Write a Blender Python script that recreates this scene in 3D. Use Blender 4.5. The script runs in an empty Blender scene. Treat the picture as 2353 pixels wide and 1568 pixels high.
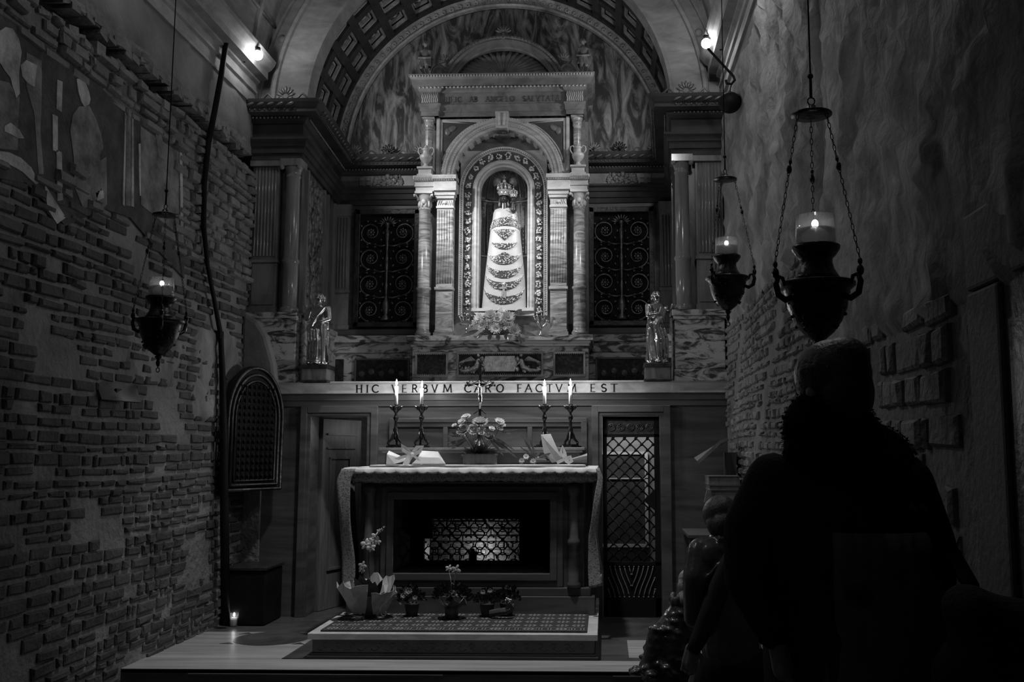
import bpy, bmesh, math, random
from math import pi, sin, cos, sqrt, atan2, radians
from mathutils import Vector, Matrix
random.seed(7)
SC = bpy.context.scene
COL = SC.collection
# ------------------------------------------------------------------ camera, exposure, world
F = 2200.0; PPX = 1317.0; PPY = 784.0
CAM = Vector((1.01, 0.0, 1.345))
PSI, PHI, RO = .033, .116, -.0015
fw = Vector((-sin(PSI)*cos(PHI), cos(PSI)*cos(PHI), sin(PHI)))
rt = Vector((cos(PSI), sin(PSI), 0)); up = rt.cross(fw)
r2 = rt*cos(RO)+up*sin(RO); u2 = up*cos(RO)-rt*sin(RO)
cd = bpy.data.cameras.new('camera'); cam = bpy.data.objects.new('camera', cd); COL.objects.link(cam)
cam.matrix_world = Matrix(((r2.x, u2.x, -fw.x, CAM.x), (r2.y, u2.y, -fw.y, CAM.y), (r2.z, u2.z, -fw.z, CAM.z), (0, 0, 0, 1)))
cd.sensor_width = 36; cd.lens = F/2353*36; cd.shift_x = -(PPX-1176.5)/2353; cd.clip_start = .05
SC.camera = cam
SC.view_settings.view_transform = 'Standard'; SC.view_settings.look = 'None'
SC.view_settings.gamma = 1; SC.view_settings.use_curve_mapping = False
SC.view_settings.exposure = 0.0
wd = bpy.data.worlds.new('world'); SC.world = wd; wd.use_nodes = True
wd.node_tree.nodes['Background'].inputs[0].default_value = (1, 1, 1, 1)
wd.node_tree.nodes['Background'].inputs[1].default_value = .0045

def at(px, py, Y=None, X=None, Z=None):
    d = r2*((px-PPX)/F)-u2*((py-PPY)/F)+fw
    t = (Y-CAM.y)/d.y if Y is not None else ((X-CAM.x)/d.x if X is not None else (Z-CAM.z)/d.z)
    return CAM+d*t

def lamp(name, kind, loc, watts, size=.02, target=None, angle=60, blend=.6, sy=None):
    l = bpy.data.lights.new(name, kind); l.energy = watts
    if kind == 'AREA':
        l.size = size
        if sy: l.shape = 'RECTANGLE'; l.size_y = sy
    else: l.shadow_soft_size = size
    if kind == 'SPOT': l.spot_size = radians(angle); l.spot_blend = blend
    o = bpy.data.objects.new(name, l); COL.objects.link(o); o.location = loc
    if target is not None:
        o.rotation_euler = (Vector(target)-Vector(loc)).to_track_quat('-Z', 'Y').to_euler()
    return o
# the two bulbs over the piers, with unseen spots beside them aimed at the shrine
BULB_L = at(592, 127, Y=7.5); BULB_R = at(1623, 100, Y=7.4)
AX = .03
lamp('bulb_light', 'POINT', BULB_L, 3.5, .05)
lamp('bulb_light', 'SPOT', BULB_L, 22, .05, (-1.75, 8.2, 5.5), 95, .8)
lamp('bulb_light', 'SPOT', BULB_R, 18, .05, (1.75, 8.2, 5.5), 95, .8)
lamp('bulb_light', 'POINT', BULB_R, 3, .05)
lamp('unseen_recess_spot', 'SPOT', (-1.42, 8.33, 4.40), 24, .05, (.25, 9.5, 4.75), 128, .7)  # added spots, hidden on the cornice, to brighten the recess
lamp('unseen_recess_spot', 'SPOT', (1.42, 8.33, 4.40), 19, .05, (-.2, 9.5, 4.75), 128, .7)
lamp('added_altar_spot', 'SPOT', (.2, 6.25, 5.75), 640, .12, (-.05, 6.95, .3), 58, .9)  # added unseen spot overhead, brightening altar top, podium and floor
lamp('unseen_recess_spot', 'SPOT', BULB_L+Vector((.40, .10, -.08)), 300, .05, (AX, 9.05, 3.15), 42, 1)
lamp('unseen_recess_spot', 'SPOT', BULB_R+Vector((-.46, .10, -.08)), 200, .05, (AX, 9.05, 3.15), 42, 1)
# added lights high along both cornices, out of view, to brighten walls and floor
lamp('added_cornice_light', 'SPOT', (-1.70, 5.3, 4.62), 60, .06, (2.03, 5.6, 2.7), 85, .8)
for sd_, yy_, e_ in ((-1, 5.3, 4), (1, 5.3, 27), (-1, 3.0, 3), (1, 3.0, 6)):
    lamp('added_cornice_light', 'POINT', (sd_*1.72, yy_, 4.62), e_, .06)
# concealed light inside the niche, behind the right side of its frame
lamp('niche_light', 'AREA', (.345, 9.20, 3.35), 3.6, .05, (-.12, 9.26, 3.3), sy=1.0)
# light in the room behind the altar
lamp('back_room_light', 'POINT', at(1112, 1268, Y=9.12), .8, .03)
lamp('back_room_light', 'AREA', (1.25, 8.9, 1.725), 5, .2, (1.3, 9.4, .7))
lamp('left_passage_light', 'POINT', (-1.05, 8.7, 1.55), .8, .08)

# ------------------------------------------------------------------ materials (all grey: the photograph is black and white)
def nd(nt, t, **k):
    n = nt.nodes.new(t)
    for a, b in k.items(): setattr(n, a, b)
    return n
MATS = {}
def mat(name, a=.3, b=None, rough=.5, metal=0, kind='noise', scale=6, stretch=(1, 1, 1), dist=0, bump=.0, bscale=40, lo=.35, hi=.65, sss=0, spec=.5, emit=0, detail=6, third=None):
    if name in MATS: return MATS[name]
    m = bpy.data.materials.new(name); m.use_nodes = True; nt = m.node_tree
    p = nt.nodes['Principled BSDF']
    p.inputs['Roughness'].default_value = rough; p.inputs['Metallic'].default_value = metal
    p.inputs['Specular IOR Level'].default_value = spec
    if sss:
        p.inputs['Subsurface Weight'].default_value = sss; p.inputs['Subsurface Radius'].default_value = (.03, .03, .03)
    if emit:
        p.inputs['Emission Color'].default_value = (1, 1, 1, 1); p.inputs['Emission Strength'].default_value = emit
    if b is None: b = a
    tc = nd(nt, 'ShaderNodeTexCoord'); mp = nd(nt, 'ShaderNodeMapping'); mp.inputs['Scale'].default_value = stretch
    nt.links.new(tc.outputs['Object'], mp.inputs[0])
    if kind == 'wave':
        t = nd(nt, 'ShaderNodeTexWave', wave_type='BANDS', bands_direction='Z'); t.inputs['Scale'].default_value = scale
        t.inputs['Distortion'].default_value = dist; t.inputs['Detail'].default_value = 3; t.inputs['Detail Scale'].default_value = 1.4
    elif kind == 'vor':
        t = nd(nt, 'ShaderNodeTexVoronoi', feature='F1'); t.inputs['Scale'].default_value = scale
    else:
        t = nd(nt, 'ShaderNodeTexNoise'); t.inputs['Scale'].default_value = scale; t.inputs['Detail'].default_value = detail
        t.inputs['Distortion'].default_value = dist; t.inputs['Roughness'].default_value = .6
    nt.links.new(mp.outputs[0], t.inputs['Vector'])
    cr = nd(nt, 'ShaderNodeValToRGB'); e = cr.color_ramp.elements
    e[0].position = lo; e[0].color = (a, a, a, 1); e[1].position = hi; e[1].color = (b, b, b, 1)
    if third is not None:
        x = e.new(third[0]); x.color = (third[1],)*3+(1,)
    nt.links.new(t.outputs[0], cr.inputs[0]); nt.links.new(cr.outputs[0], p.inputs['Base Color'])
    if bump:
        n2 = nd(nt, 'ShaderNodeTexNoise'); n2.inputs['Scale'].default_value = bscale; n2.inputs['Detail'].default_value = 5
        nt.links.new(tc.outputs['Object'], n2.inputs['Vector'])
        bp = nd(nt, 'ShaderNodeBump'); bp.inputs['Strength'].default_value = bump; bp.inputs['Distance'].default_value = .02
        nt.links.new(n2.outputs[0], bp.inputs['Height']); nt.links.new(bp.outputs[0], p.inputs['Normal'])
    MATS[name] = m
    return m
def glassmat(name, tint=.92, gl=.12, rough=.02):
    m = bpy.data.materials.new(name); m.use_nodes = True; nt = m.node_tree
    nt.nodes.remove(nt.nodes['Principled BSDF']); out = nt.nodes['Material Output']
    tr = nd(nt, 'ShaderNodeBsdfTransparent'); tr.inputs[0].default_value = (tint, tint, tint, 1)
    g = nd(nt, 'ShaderNodeBsdfGlossy'); g.inputs['Roughness'].default_value = rough
    df = nd(nt, 'ShaderNodeBsdfTranslucent'); df.inputs[0].default_value = (.8, .8, .8, 1)
    lw = nd(nt, 'ShaderNodeLayerWeight'); lw.inputs[0].default_value = .35
    mx = nd(nt, 'ShaderNodeMixShader'); m2 = nd(nt, 'ShaderNodeMixShader'); m2.inputs[0].default_value = gl
    nt.links.new(tr.outputs[0], m2.inputs[1]); nt.links.new(df.outputs[0], m2.inputs[2])
    nt.links.new(lw.outputs['Facing'], mx.inputs[0]); nt.links.new(m2.outputs[0], mx.inputs[1]); nt.links.new(g.outputs[0], mx.inputs[2])
    nt.links.new(mx.outputs[0], out.inputs[0]); MATS[name] = m
    return m
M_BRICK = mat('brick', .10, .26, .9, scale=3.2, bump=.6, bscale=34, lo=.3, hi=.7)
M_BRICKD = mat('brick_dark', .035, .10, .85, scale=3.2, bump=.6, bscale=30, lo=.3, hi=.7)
M_MORTAR = mat('mortar', .12, .27, .95, scale=2.2, bump=.9, bscale=22, lo=.3, hi=.7)
M_PLASTER = mat('plaster', .13, .25, .9, scale=1.8, bump=.35, bscale=14, dist=.4)
M_VAULT = mat('vault_plaster', .20, .34, .7, scale=4, stretch=(1, 1, 2.5), dist=.5, bump=.12, bscale=10)
M_RUBBLE = mat('rubble', .12, .34, .95, scale=2.4, stretch=(1, 1, .5), bump=1.0, bscale=9, dist=1.2)
M_FRES_D = mat('fresco_dark', .035, .09, .9, scale=7, bump=.3)
M_FRES_M = mat('fresco_mid', .09, .28, .9, scale=7, bump=.3)
M_FRES_L = mat('fresco_light', .20, .60, .9, scale=6, bump=.3)
M_LUN = mat('lunette_marble', .05, .40, .38, scale=2.5, stretch=(2.4, 1, .75), dist=2.4, lo=.43, hi=.70, detail=8)
M_AED = mat('shrine_marble', .42, .62, .38, scale=5, stretch=(1, 1, 3), dist=.8, bump=.05)
M_AEDM = mat('shrine_grey_marble', .13, .26, .4, scale=5, dist=1, bump=.1)
M_ALAB = mat('alabaster_column', .16, .50, .25, scale=2.6, stretch=(1, 1, 5.5), dist=2.4, lo=.38, hi=.64, detail=8)
M_VEIN = mat('veined_marble', .05, .46, .3, scale=5, stretch=(1, 1, 2.6), dist=1.6, lo=.40, hi=.53)
M_DKM = mat('dark_marble', .055, .12, .33, scale=1.6, stretch=(.7, 1, 5), dist=.8)
M_PANEL = mat('dark_panel_marble', .012, .05, .25, scale=14, dist=2, lo=.45, hi=.75)
M_PIER = mat('pier_marble', .06, .17, .3, scale=2.4, stretch=(2, 2, .6), dist=2)
M_COLM = mat('pier_column_marble', .14, .24, .16, scale=3, stretch=(3, 3, .5), dist=1)
M_INSC = mat('inscription_marble', .36, .58, .35, scale=4, stretch=(1, 1, 2), dist=1.2)
M_BRONZE = mat('bronze', .12, .26, .34, metal=.8, scale=20, bump=.2)
M_BRONZED = mat('dark_bronze', .04, .09, .42, metal=.75, scale=15, bump=.2)
M_GILT = mat('gilt_relief', .25, .45, .3, metal=.7, scale=30, bump=.4, bscale=90)
M_COFF = mat('coffer_marble', .38, .62, .22, scale=12, dist=1)
M_RIB = mat('coffer_rib', .03, .06, .5, scale=10)
M_DOOR = mat('door_wood', .12, .2, .5, scale=4, stretch=(8, 8, 1))
M_CORN = mat('cornice_marble', .03, .065, .6, scale=3, spec=.2)
M_DARKG = mat('garland_dark_marble', .05, .10, .4)  # dark ground behind the fruit garland
M_LAMPB = mat('lamp_bronze', .03, .07, .28, metal=.8, scale=20, bump=.25, bscale=50)
M_SILVER = mat('silver', .5, .75, .22, metal=1, scale=20, bump=.15, bscale=60)
M_BLACK = mat('black_iron', .006, .012, .6, metal=0, spec=.15)
M_VOID = mat('dark_recess', .006, .012, .9)
M_FLOOR = mat('floor_marble', .26, .44, .3, scale=2.5, stretch=(.4, 6, 1), dist=.6)
M_FLOORD = mat('floor_dark_marble', .05, .10, .28, scale=3, dist=1)
M_STONE = mat('jamb_stone', .13, .18, .8, scale=3, bump=.2)
M_CLOTH = mat('linen', .62, .72, .85, scale=30, bump=.15, bscale=120)
M_LACE = mat('lace', .10, .25, .9, kind='vor', scale=60, lo=.15, hi=.55, bump=.4, bscale=160)
M_CARPET = mat('carpet', .022, .05, .95, scale=60, bump=.5, bscale=200)
M_CARPL = mat('carpet_light', .26, .38, .95, scale=60)
M_WAX = mat('wax', .82, .85, .45, sss=.8)
M_FLAME = mat('flame', 1, 1, .5, emit=26)
M_BULB = mat('bulb', 1, 1, .3, emit=40)
M_PETW = mat('petal_pale', .62, .8, .6, scale=30)
M_PETM = mat('petal_mid', .38, .48, .6, scale=30)
M_PETD = mat('petal_dark', .16, .24, .6, scale=30)
M_LEAF = mat('leaf', .02, .05, .4, scale=20)
M_LEAFL = mat('leaf_glossy', .09, .16, .22, scale=20)
M_PAPER = mat('wrapping_paper', .45, .6, .5, scale=8)
M_PAPERM = mat('wrapping_film', .05, .10, .3, scale=8)
M_POT = mat('pot', .03, .05, .6)
M_WOOD = mat('wood', .05, .09, .45, scale=4, stretch=(8, 8, 1))
M_WOODP = mat('pale_wood', .12, .19, .5, scale=4, stretch=(8, 8, 1))
M_SKIN = mat('skin', .28, .34, .6, sss=.1)
M_HAIRD = mat('dark_hair', .03, .10, .45, scale=40, stretch=(3, 3, .3), bump=.25, bscale=90)
M_HAIRL = mat('pale_hair', .3, .55, .5, scale=40, stretch=(3, 3, .3), bump=.5, bscale=80)
M_COAT = mat('dark_wool', .035, .055, .95, bump=.4, bscale=120, spec=.1)
M_FUR = mat('dark_fur', .012, .024, .9, spec=.1)
M_LEATH = mat('leather', .06, .10, .24, bump=.35, bscale=14)
M_PUFF = mat('quilted_nylon', .05, .09, .16, bump=.4, bscale=16)
M_JEANS = mat('trousers', .02, .03, .85)
M_SHAWL = mat('floral_cloth', .03, .16, .9, kind='vor', scale=9, lo=.25, hi=.4, spec=.1)
M_MADFACE = mat('dark_carved_wood', .03, .05, .25)
M_DRESS = mat('pale_satin', .46, .52, .35, scale=3)
M_JEWEL = mat('jewel', .5, .9, .12, metal=.6, scale=80)
M_JEWELD = mat('jewel_ground', .03, .06, .4, scale=60)
M_GLASS = glassmat('lamp_glass', .92, .10)
M_MIRROR = mat('glass_plate', .16, .16, .07, metal=1)
M_LETTER = mat('carved_letter', .09, .16, .6)
M_PANE = mat('window_dark', .02, .07, .6, scale=9)
M_WATER = glassmat('lamp_oil', .45, .25)
M_LITBRICK = mat('back_room_brick', .15, .6, .8, scale=22, stretch=(1, 1, 4), bump=.6, bscale=30)

# ------------------------------------------------------------------ mesh builder
def wloc(o):
    v = Vector((0, 0, 0))
    while o is not None: v += o.location; o = o.parent
    return v
class MB:
    def __init__(s): s.v = []; s.f = []; s.mi = []; s.sm = []; s.cur = 0
    def add(s, vs, fs, smooth=False, M=None):
        n = len(s.v)
        for p in vs:
            p = Vector(p)
            s.v.append(M @ p if M is not None else p)
        for f in fs: s.f.append([n+i for i in f]); s.mi.append(s.cur); s.sm.append(smooth)
        return s
    def box(s, x0, x1, y0, y1, z0, z1, M=None):
        if x0 > x1: x0, x1 = x1, x0
        if y0 > y1: y0, y1 = y1, y0
        if z0 > z1: z0, z1 = z1, z0
        return s.add([(x, y, z) for z in (z0, z1) for y in (y0, y1) for x in (x0, x1)],
                     [(0, 2, 3, 1), (4, 5, 7, 6), (0, 1, 5, 4), (2, 6, 7, 3), (0, 4, 6, 2), (1, 3, 7, 5)], M=M)
    def boxc(s, c, d, R=None):
        M = Matrix.Translation(Vector(c)) @ (R.to_4x4() if R is not None else Matrix())
        return s.box(-d[0]/2, d[0]/2, -d[1]/2, d[1]/2, -d[2]/2, d[2]/2, M)
    def lathe(s, c, prof, n=24, flute=None, M=None, cap=True, a0=0, a1=2*pi, sx=1, sy=1):
        full = abs(a1-a0-2*pi) < 1e-6; k = n if full else n+1
        vs = []; c = Vector(c)
        for r, z in prof:
            for i in range(k):
                a = a0+(a1-a0)*i/n; rr = r*(flute(a, z) if flute else 1)
                q = Vector((rr*cos(a)*sx, rr*sin(a)*sy, z)); vs.append(c+(M @ q if M is not None else q))
        fs = []
        for j in range(len(prof)-1):
            for i in range(n):
                i2 = (i+1) % k if full else i+1
                fs.append((j*k+i, j*k+i2, (j+1)*k+i2, (j+1)*k+i))
        s.add(vs, fs, True)
        if cap and full:
            if prof[0][0] > 1e-4: s.add(vs[:k], [list(range(k))[::-1]])
            if prof[-1][0] > 1e-4: s.add(vs[-k:], [list(range(k))])
        return s
    def tube(s, pts, r, n=8, closed=False, flat=1):
        pts = [Vector(p) for p in pts]; m = len(pts)
        rs = r if isinstance(r, (list, tuple)) else [r]*m
        vs = []; nrm = None
        for i, p in enumerate(pts):
            a = pts[i-1] if (i > 0 or closed) else p; b = pts[(i+1) % m] if (i < m-1 or closed) else p
            t = (b-a)
            if t.length < 1e-9: t = Vector((0, 0, 1))
            t.normalize()
            if nrm is None:
                nrm = t.cross(Vector((0, 0, 1)));
                if nrm.length < .05: nrm = t.cross(Vector((0, 1, 0)))
            else: nrm = nrm-t*nrm.dot(t)
            nrm.normalize(); bn = t.cross(nrm)
            for k in range(n):
                q = 2*pi*k/n; vs.append(p+nrm*(rs[i]*cos(q))+bn*(rs[i]*sin(q)*flat))
        fs = []
        for i in range(m if closed else m-1):
            for k in range(n):
                k2 = (k+1) % n; j = (i+1) % m
                fs.append((i*n+k, i*n+k2, j*n+k2, j*n+k))
        s.add(vs, fs, True)
        if not closed: s.add(vs[:n], [list(range(n))[::-1]]); s.add(vs[-n:], [list(range(n))])
        return s
    def ball(s, c, r, nu=10, nv=7, R=None):
        if not isinstance(r, (tuple, list)): r = (r, r, r)
        c = Vector(c); vs = [Vector((0, 0, -r[2]))]
        for j in range(1, nv):
            b = -pi/2+pi*j/nv
            for i in range(nu):
                a = 2*pi*i/nu; vs.append(Vector((r[0]*cos(a)*cos(b), r[1]*sin(a)*cos(b), r[2]*sin(b))))
        vs.append(Vector((0, 0, r[2])))
        if R is not None: vs = [R @ q for q in vs]
        vs = [c+q for q in vs]; fs = []
        for i in range(nu): fs.append((0, 1+(i+1) % nu, 1+i)); fs.append((len(vs)-1, 1+(nv-2)*nu+i, 1+(nv-2)*nu+(i+1) % nu))
        for j in range(nv-2):
            for i in range(nu):
                i2 = (i+1) % nu; fs.append((1+j*nu+i, 1+j*nu+i2, 1+(j+1)*nu+i2, 1+(j+1)*nu+i))
        return s.add(vs, fs, True)
    def prism(s, poly, y0, y1, ax='y'):
        n = len(poly)
        g = {'y': lambda a, b, t: (a, t, b), 'x': lambda a, b, t: (t, a, b), 'z': lambda a, b, t: (a, b, t)}[ax]
        s.add([g(a, b, y0) for a, b in poly]+[g(a, b, y1) for a, b in poly],
              [list(range(n)), list(range(2*n-1, n-1, -1))]+[(i, i+n, (i+1) % n+n, (i+1) % n) for i in range(n)])
        return s
    def mould(s, path, prof, z=0):   # outward is to the right of travel; profile (out, up)
        P = [Vector(p) for p in path]; rings = []
        for i, p in enumerate(P):
            ns = []
            if i > 0: d = (P[i]-P[i-1]).normalized(); ns.append(Vector((d.y, -d.x)))
            if i < len(P)-1: d = (P[i+1]-P[i]).normalized(); ns.append(Vector((d.y, -d.x)))
            m = ns[0] if len(ns) == 1 else (ns[0]+ns[1])/(1+ns[0].dot(ns[1]))
            rings.append([(p.x+m.x*o, p.y+m.y*o, z+h) for o, h in prof])
        k = len(prof); vs = [q for r_ in rings for q in r_]; fs = []
        for i in range(len(P)-1):
            for j in range(k-1): fs.append((i*k+j, (i+1)*k+j, (i+1)*k+j+1, i*k+j+1))
        s.add(vs, fs); s.add(rings[0], [list(range(k))]); s.add(rings[-1], [list(range(k))[::-1]])
        return s
    def arch(s, cx, cz, R, prof, y, z0=None, n=40, a0=0, a1=pi):   # profile (dr, forward)
        rings = []
        A = [a0+(a1-a0)*i/n for i in range(n+1)]
        if z0 is not None: rings.append([(cx+(R+d), y-f, z0) for d, f in prof])
        for a in A: rings.append([(cx+(R+d)*cos(a), y-f, cz+(R+d)*sin(a)) for d, f in prof])
        if z0 is not None: rings.append([(cx-(R+d), y-f, z0) for d, f in prof])
        k = len(prof); fs = []
        for i in range(len(rings)-1):
            for j in range(k-1): fs.append((i*k+j, i*k+j+1, (i+1)*k+j+1, (i+1)*k+j))
        s.add([q for r_ in rings for q in r_], fs)
        return s
    def archwall(s, cx, cz, R, x0, x1, z0, z1, y0, y1, n=32):
        for y in (y0, y1):
            inn = []; out = []
            for i in range(n+1):
                a = pi*i/n; c, q = cos(a), sin(a); inn.append((cx+R*c, y, cz+R*q))
                ts = []
                if c > 1e-6: ts.append((x1-cx)/c)
                if c < -1e-6: ts.append((x0-cx)/c)
                if q > 1e-6: ts.append((z1-cz)/q)
                t = min(ts); out.append((cx+t*c, y, cz+t*q))
            m = n+1
            s.add(inn+out, [(i, i+1, m+i+1, m+i) for i in range(n)])
            for i in range(n):   # corners
                a, b = out[i], out[i+1]
                if abs(a[0]-b[0]) > 1e-5 and abs(a[2]-b[2]) > 1e-5:
                    c = (x1 if a[0] > cx else x0, y, z1); s.add([a, b, c], [(0, 1, 2)])
            if z0 < cz:
                s.add([(x0, y, z0), (cx-R, y, z0), (cx-R, y, cz), (x0, y, cz)], [(0, 1, 2, 3)])
                s.add([(cx+R, y, z0), (x1, y, z0), (x1, y, cz), (cx+R, y, cz)], [(0, 1, 2, 3)])
        s.arch(cx, cz, R, [(0, 0), (0, y0-y1)], y0, z0 if z0 < cz else None, n)
        return s
    def build(s, name, mats, parent=None, org=None, bev=0):
        if not isinstance(mats, (list, tuple)): mats = [mats]
        if parent is not None: off = wloc(parent)
        elif org is not None: off = Vector(org)
        else:
            xs = [p.x for p in s.v]; ys = [p.y for p in s.v]; zs = [p.z for p in s.v]
            off = Vector(((min(xs)+max(xs))/2, (min(ys)+max(ys))/2, min(zs)))
        me = bpy.data.meshes.new(name); me.from_pydata([p-off for p in s.v], [], s.f)
        for m in mats: me.materials.append(m)
        me.polygons.foreach_set('material_index', s.mi); me.polygons.foreach_set('use_smooth', s.sm); me.update()
        bm = bmesh.new(); bm.from_mesh(me); bmesh.ops.remove_doubles(bm, verts=bm.verts, dist=1e-6)
        bmesh.ops.recalc_face_normals(bm, faces=bm.faces); bm.to_mesh(me); bm.free()
        o = bpy.data.objects.new(name, me); COL.objects.link(o)
        if parent is not None: o.parent = parent
        else: o.location = off
        if bev:
            b = o.modifiers.new('bevel', 'BEVEL'); b.width = bev; b.segments = 2; b.limit_method = 'ANGLE'; b.angle_limit = radians(40)
        return o
    def skin(s, name, mats, parent=None, voxel=.008, smooth=6, org=None):   # fuse overlapping volumes into one continuous surface
        tmp = s.build('tmp', mats, None, org=(0, 0, 0))
        md = tmp.modifiers.new('r', 'REMESH'); md.mode = 'VOXEL'; md.voxel_size = voxel; md.use_smooth_shade = True
        sm = tmp.modifiers.new('s', 'SMOOTH'); sm.iterations = smooth; sm.factor = .5
        dg = bpy.context.evaluated_depsgraph_get(); dg.update()
        me = bpy.data.meshes.new_from_object(tmp.evaluated_get(dg))
        bpy.data.objects.remove(tmp)
        off = wloc(parent) if parent is not None else Vector(org or (0, 0, 0))
        me.transform(Matrix.Translation(-off)); me.materials.clear()
        for m in (mats if isinstance(mats, (list, tuple)) else [mats]): me.materials.append(m)
        for p in me.polygons: p.use_smooth = True
        me.name = name; o = bpy.data.objects.new(name, me); COL.objects.link(o)
        if parent is not None: o.parent = parent
        else: o.location = off
        return o
    def cap(s, p0, r0, p1, r1, n=12):   # tapered limb with round ends
        p0 = Vector(p0); p1 = Vector(p1); d = p1-p0; L = d.length or 1e-6
        R = d.to_track_quat('Z', 'Y').to_matrix(); prof = []
        for i in range(5): a = -pi/2+pi/2*i/4; prof.append((max(r0*cos(a), 1e-4), r0*sin(a)))
        for i in range(5): a = pi/2*i/4; prof.append((max(r1*cos(a), 1e-4), L+r1*sin(a)))
        return s.lathe(p0, prof, n, M=R)
    def limb(s, pts, rs, n=12):
        for i in range(len(pts)-1): s.cap(pts[i], rs[i], pts[i+1], rs[i+1], n)
        return s
def tag(o, label, cat, group=None, kind=None):
    if label: o['label'] = label
    if cat: o['category'] = cat
    if group: o['group'] = group
    if kind: o['kind'] = kind
    return o
def struct(o): o['kind'] = 'structure'; return o
def root(name, loc, label, cat, group=None):
    o = bpy.data.objects.new(name, None); COL.objects.link(o); o.location = Vector(loc); o.empty_display_size = .1
    return tag(o, label, cat, group)
def copy_tree(o, parent=None):
    c = o.copy(); COL.objects.link(c); c.parent = parent
    for ch in list(o.children): copy_tree(ch, c)
    return c
def place(o, loc, rz=0, label=None, scale=None):
    o.location = Vector(loc); o.rotation_euler = (0, 0, rz)
    if label: o['label'] = label
    if scale: o.scale = (scale,)*3
    return o

# letters drawn as strokes on a 0..1 height
def arcp(cx, cy, rx, ry, a0, a1, n=10): return [(cx+rx*cos(radians(a0+(a1-a0)*i/n)), cy+ry*sin(radians(a0+(a1-a0)*i/n))) for i in range(n+1)]
GL = {'H': (.8, [[(.12, 0), (.12, 1)], [(.68, 0), (.68, 1)], [(.12, .5), (.68, .5)]]), 'I': (.3, [[(.15, 0), (.15, 1)]]),
 'C': (.8, [arcp(.48, .5, .4, .5, 45, 315, 14)]), 'V': (.8, [[(.08, 1), (.4, 0)], [(.4, 0), (.72, 1)]]),
 'E': (.65, [[(.12, 0), (.12, 1)], [(.12, 1), (.58, 1)], [(.12, .5), (.5, .5)], [(.12, 0), (.6, 0)]]),
 'F': (.62, [[(.12, 0), (.12, 1)], [(.12, 1), (.58, 1)], [(.12, .5), (.5, .5)]]),
 'R': (.7, [[(.12, 0), (.12, 1)], [(.12, 1)]+arcp(.34, .75, .24, .25, 90, -90, 8)+[(.12, .5)], [(.34, .5), (.68, 0)]]),
 'B': (.7, [[(.12, 0), (.12, 1)], [(.12, 1)]+arcp(.34, .76, .22, .24, 90, -90, 8)+[(.12, .52)], [(.12, .52)]+arcp(.36, .26, .26, .26, 90, -90, 8)+[(.12, 0)]]),
 'M': (1.0, [[(.1, 0), (.18, 1)], [(.18, 1), (.5, .1)], [(.5, .1), (.82, 1)], [(.82, 1), (.9, 0)]]),
 'A': (.8, [[(.05, 0), (.4, 1)], [(.4, 1), (.75, 0)], [(.2, .38), (.6, .38)]]), 'O': (.9, [arcp(.45, .5, .38, .5, 0, 360, 18)]),
 'T': (.7, [[(.35, 0), (.35, 1)], [(.03, 1), (.67, 1)]]), 'N': (.85, [[(.12, 0), (.12, 1)], [(.12, 1), (.7, 0)], [(.7, 0), (.7, 1)]]),
 'S': (.6, [arcp(.3, .74, .22, .25, 30, 270, 9)+arcp(.3, .25, .24, .25, 90, -150, 9)]),
 'G': (.85, [arcp(.48, .5, .4, .5, 45, 330, 14)+[(.83, .42)], [(.6, .42), (.88, .42)]]), 'L': (.62, [[(.12, 0), (.12, 1)], [(.12, 0), (.58, 0)]]),
 'D': (.8, [[(.12, 0), (.12, 1)], [(.12, 1)]+arcp(.3, .5, .42, .5, 90, -90, 12)+[(.12, 0)]])}
def letter(mb, ch, x0, x1, z0, z1, y, dep, th=.15):
    w, st = GL[ch]; sx = (x1-x0)/w; sz = z1-z0; t = th*sz
    for s_ in st:
        for i in range(len(s_)-1):
            a = Vector((x0+s_[i][0]*sx, 0, z0+s_[i][1]*sz)); b = Vector((x0+s_[i+1][0]*sx, 0, z0+s_[i+1][1]*sz))
            d = b-a; L = d.length
            if L < 1e-6: continue
            R = Matrix.Rotation(-atan2(d.z, d.x), 3, 'Y')
            mb.boxc(((a.x+b.x)/2, y-dep/2, (a.z+b.z)/2), (L+t*.5, dep, t if abs(d.z) > abs(d.x)*.4 or len(s_) > 2 else t*.6), R)
        if len(s_) == 2 and abs(s_[0][0]-s_[1][0]) < .4 and abs(s_[0][1]-s_[1][1]) > .5:
            for q in s_: mb.boxc((x0+q[0]*sx, y-dep/2, z0+q[1]*sz), (t*2.1, dep, t*.4))
# ------------------------------------------------------------------ setting
XW = 2.03; YF = 8.05; YP = 7.95; YB = 9.5; LED = 1.93; SPR = 4.34
b = MB(); b.box(-XW, XW, 6.12, 9.6, -.16, 0)
b.box(-2.03, 2.03, 6.10, 6.16, -.03, -.001)
fl = struct(b.build('floor', M_FLOORD))
b = MB(); b.box(-2.03, 2.03, 6.10, 6.40, -.02, .004); b.box(-2.03, -1.12, 6.40, 7.35, -.02, .003)
b.box(1.16, 1.36, 6.5, 6.8, -.02, .004); b.box(1.365, 1.55, 6.5, 6.64, -.02, .004); b.box(1.365, 1.55, 6.645, 6.8, -.02, .004); b.box(1.555, 2.0, 6.5, 7.1, -.02, .004); b.box(1.16, 1.36, 6.81, 7.1, -.02, .003)
b.build('pale_slab', M_FLOOR, fl)
b = MB(); b.lathe((-1.42, 7.1, .003), [(.27, 0), (.27, .002)], 40)
for a in range(4):
    q = radians(45+90*a); c = (-1.42+.36*cos(q), 7.1+.26*sin(q)); b.prism([(c[0]-.05, c[1]-.03), (c[0]+.05, c[1]-.03), (c[0], c[1]+.035)], .003, .005, 'z')
b.prism([(-1.12, 6.42), (-.95, 6.42), (-.95, 7.1), (-1.02, 7.3)], .002, .005, 'z')
b.build('floor_medallion', M_FLOORD, fl)
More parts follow.
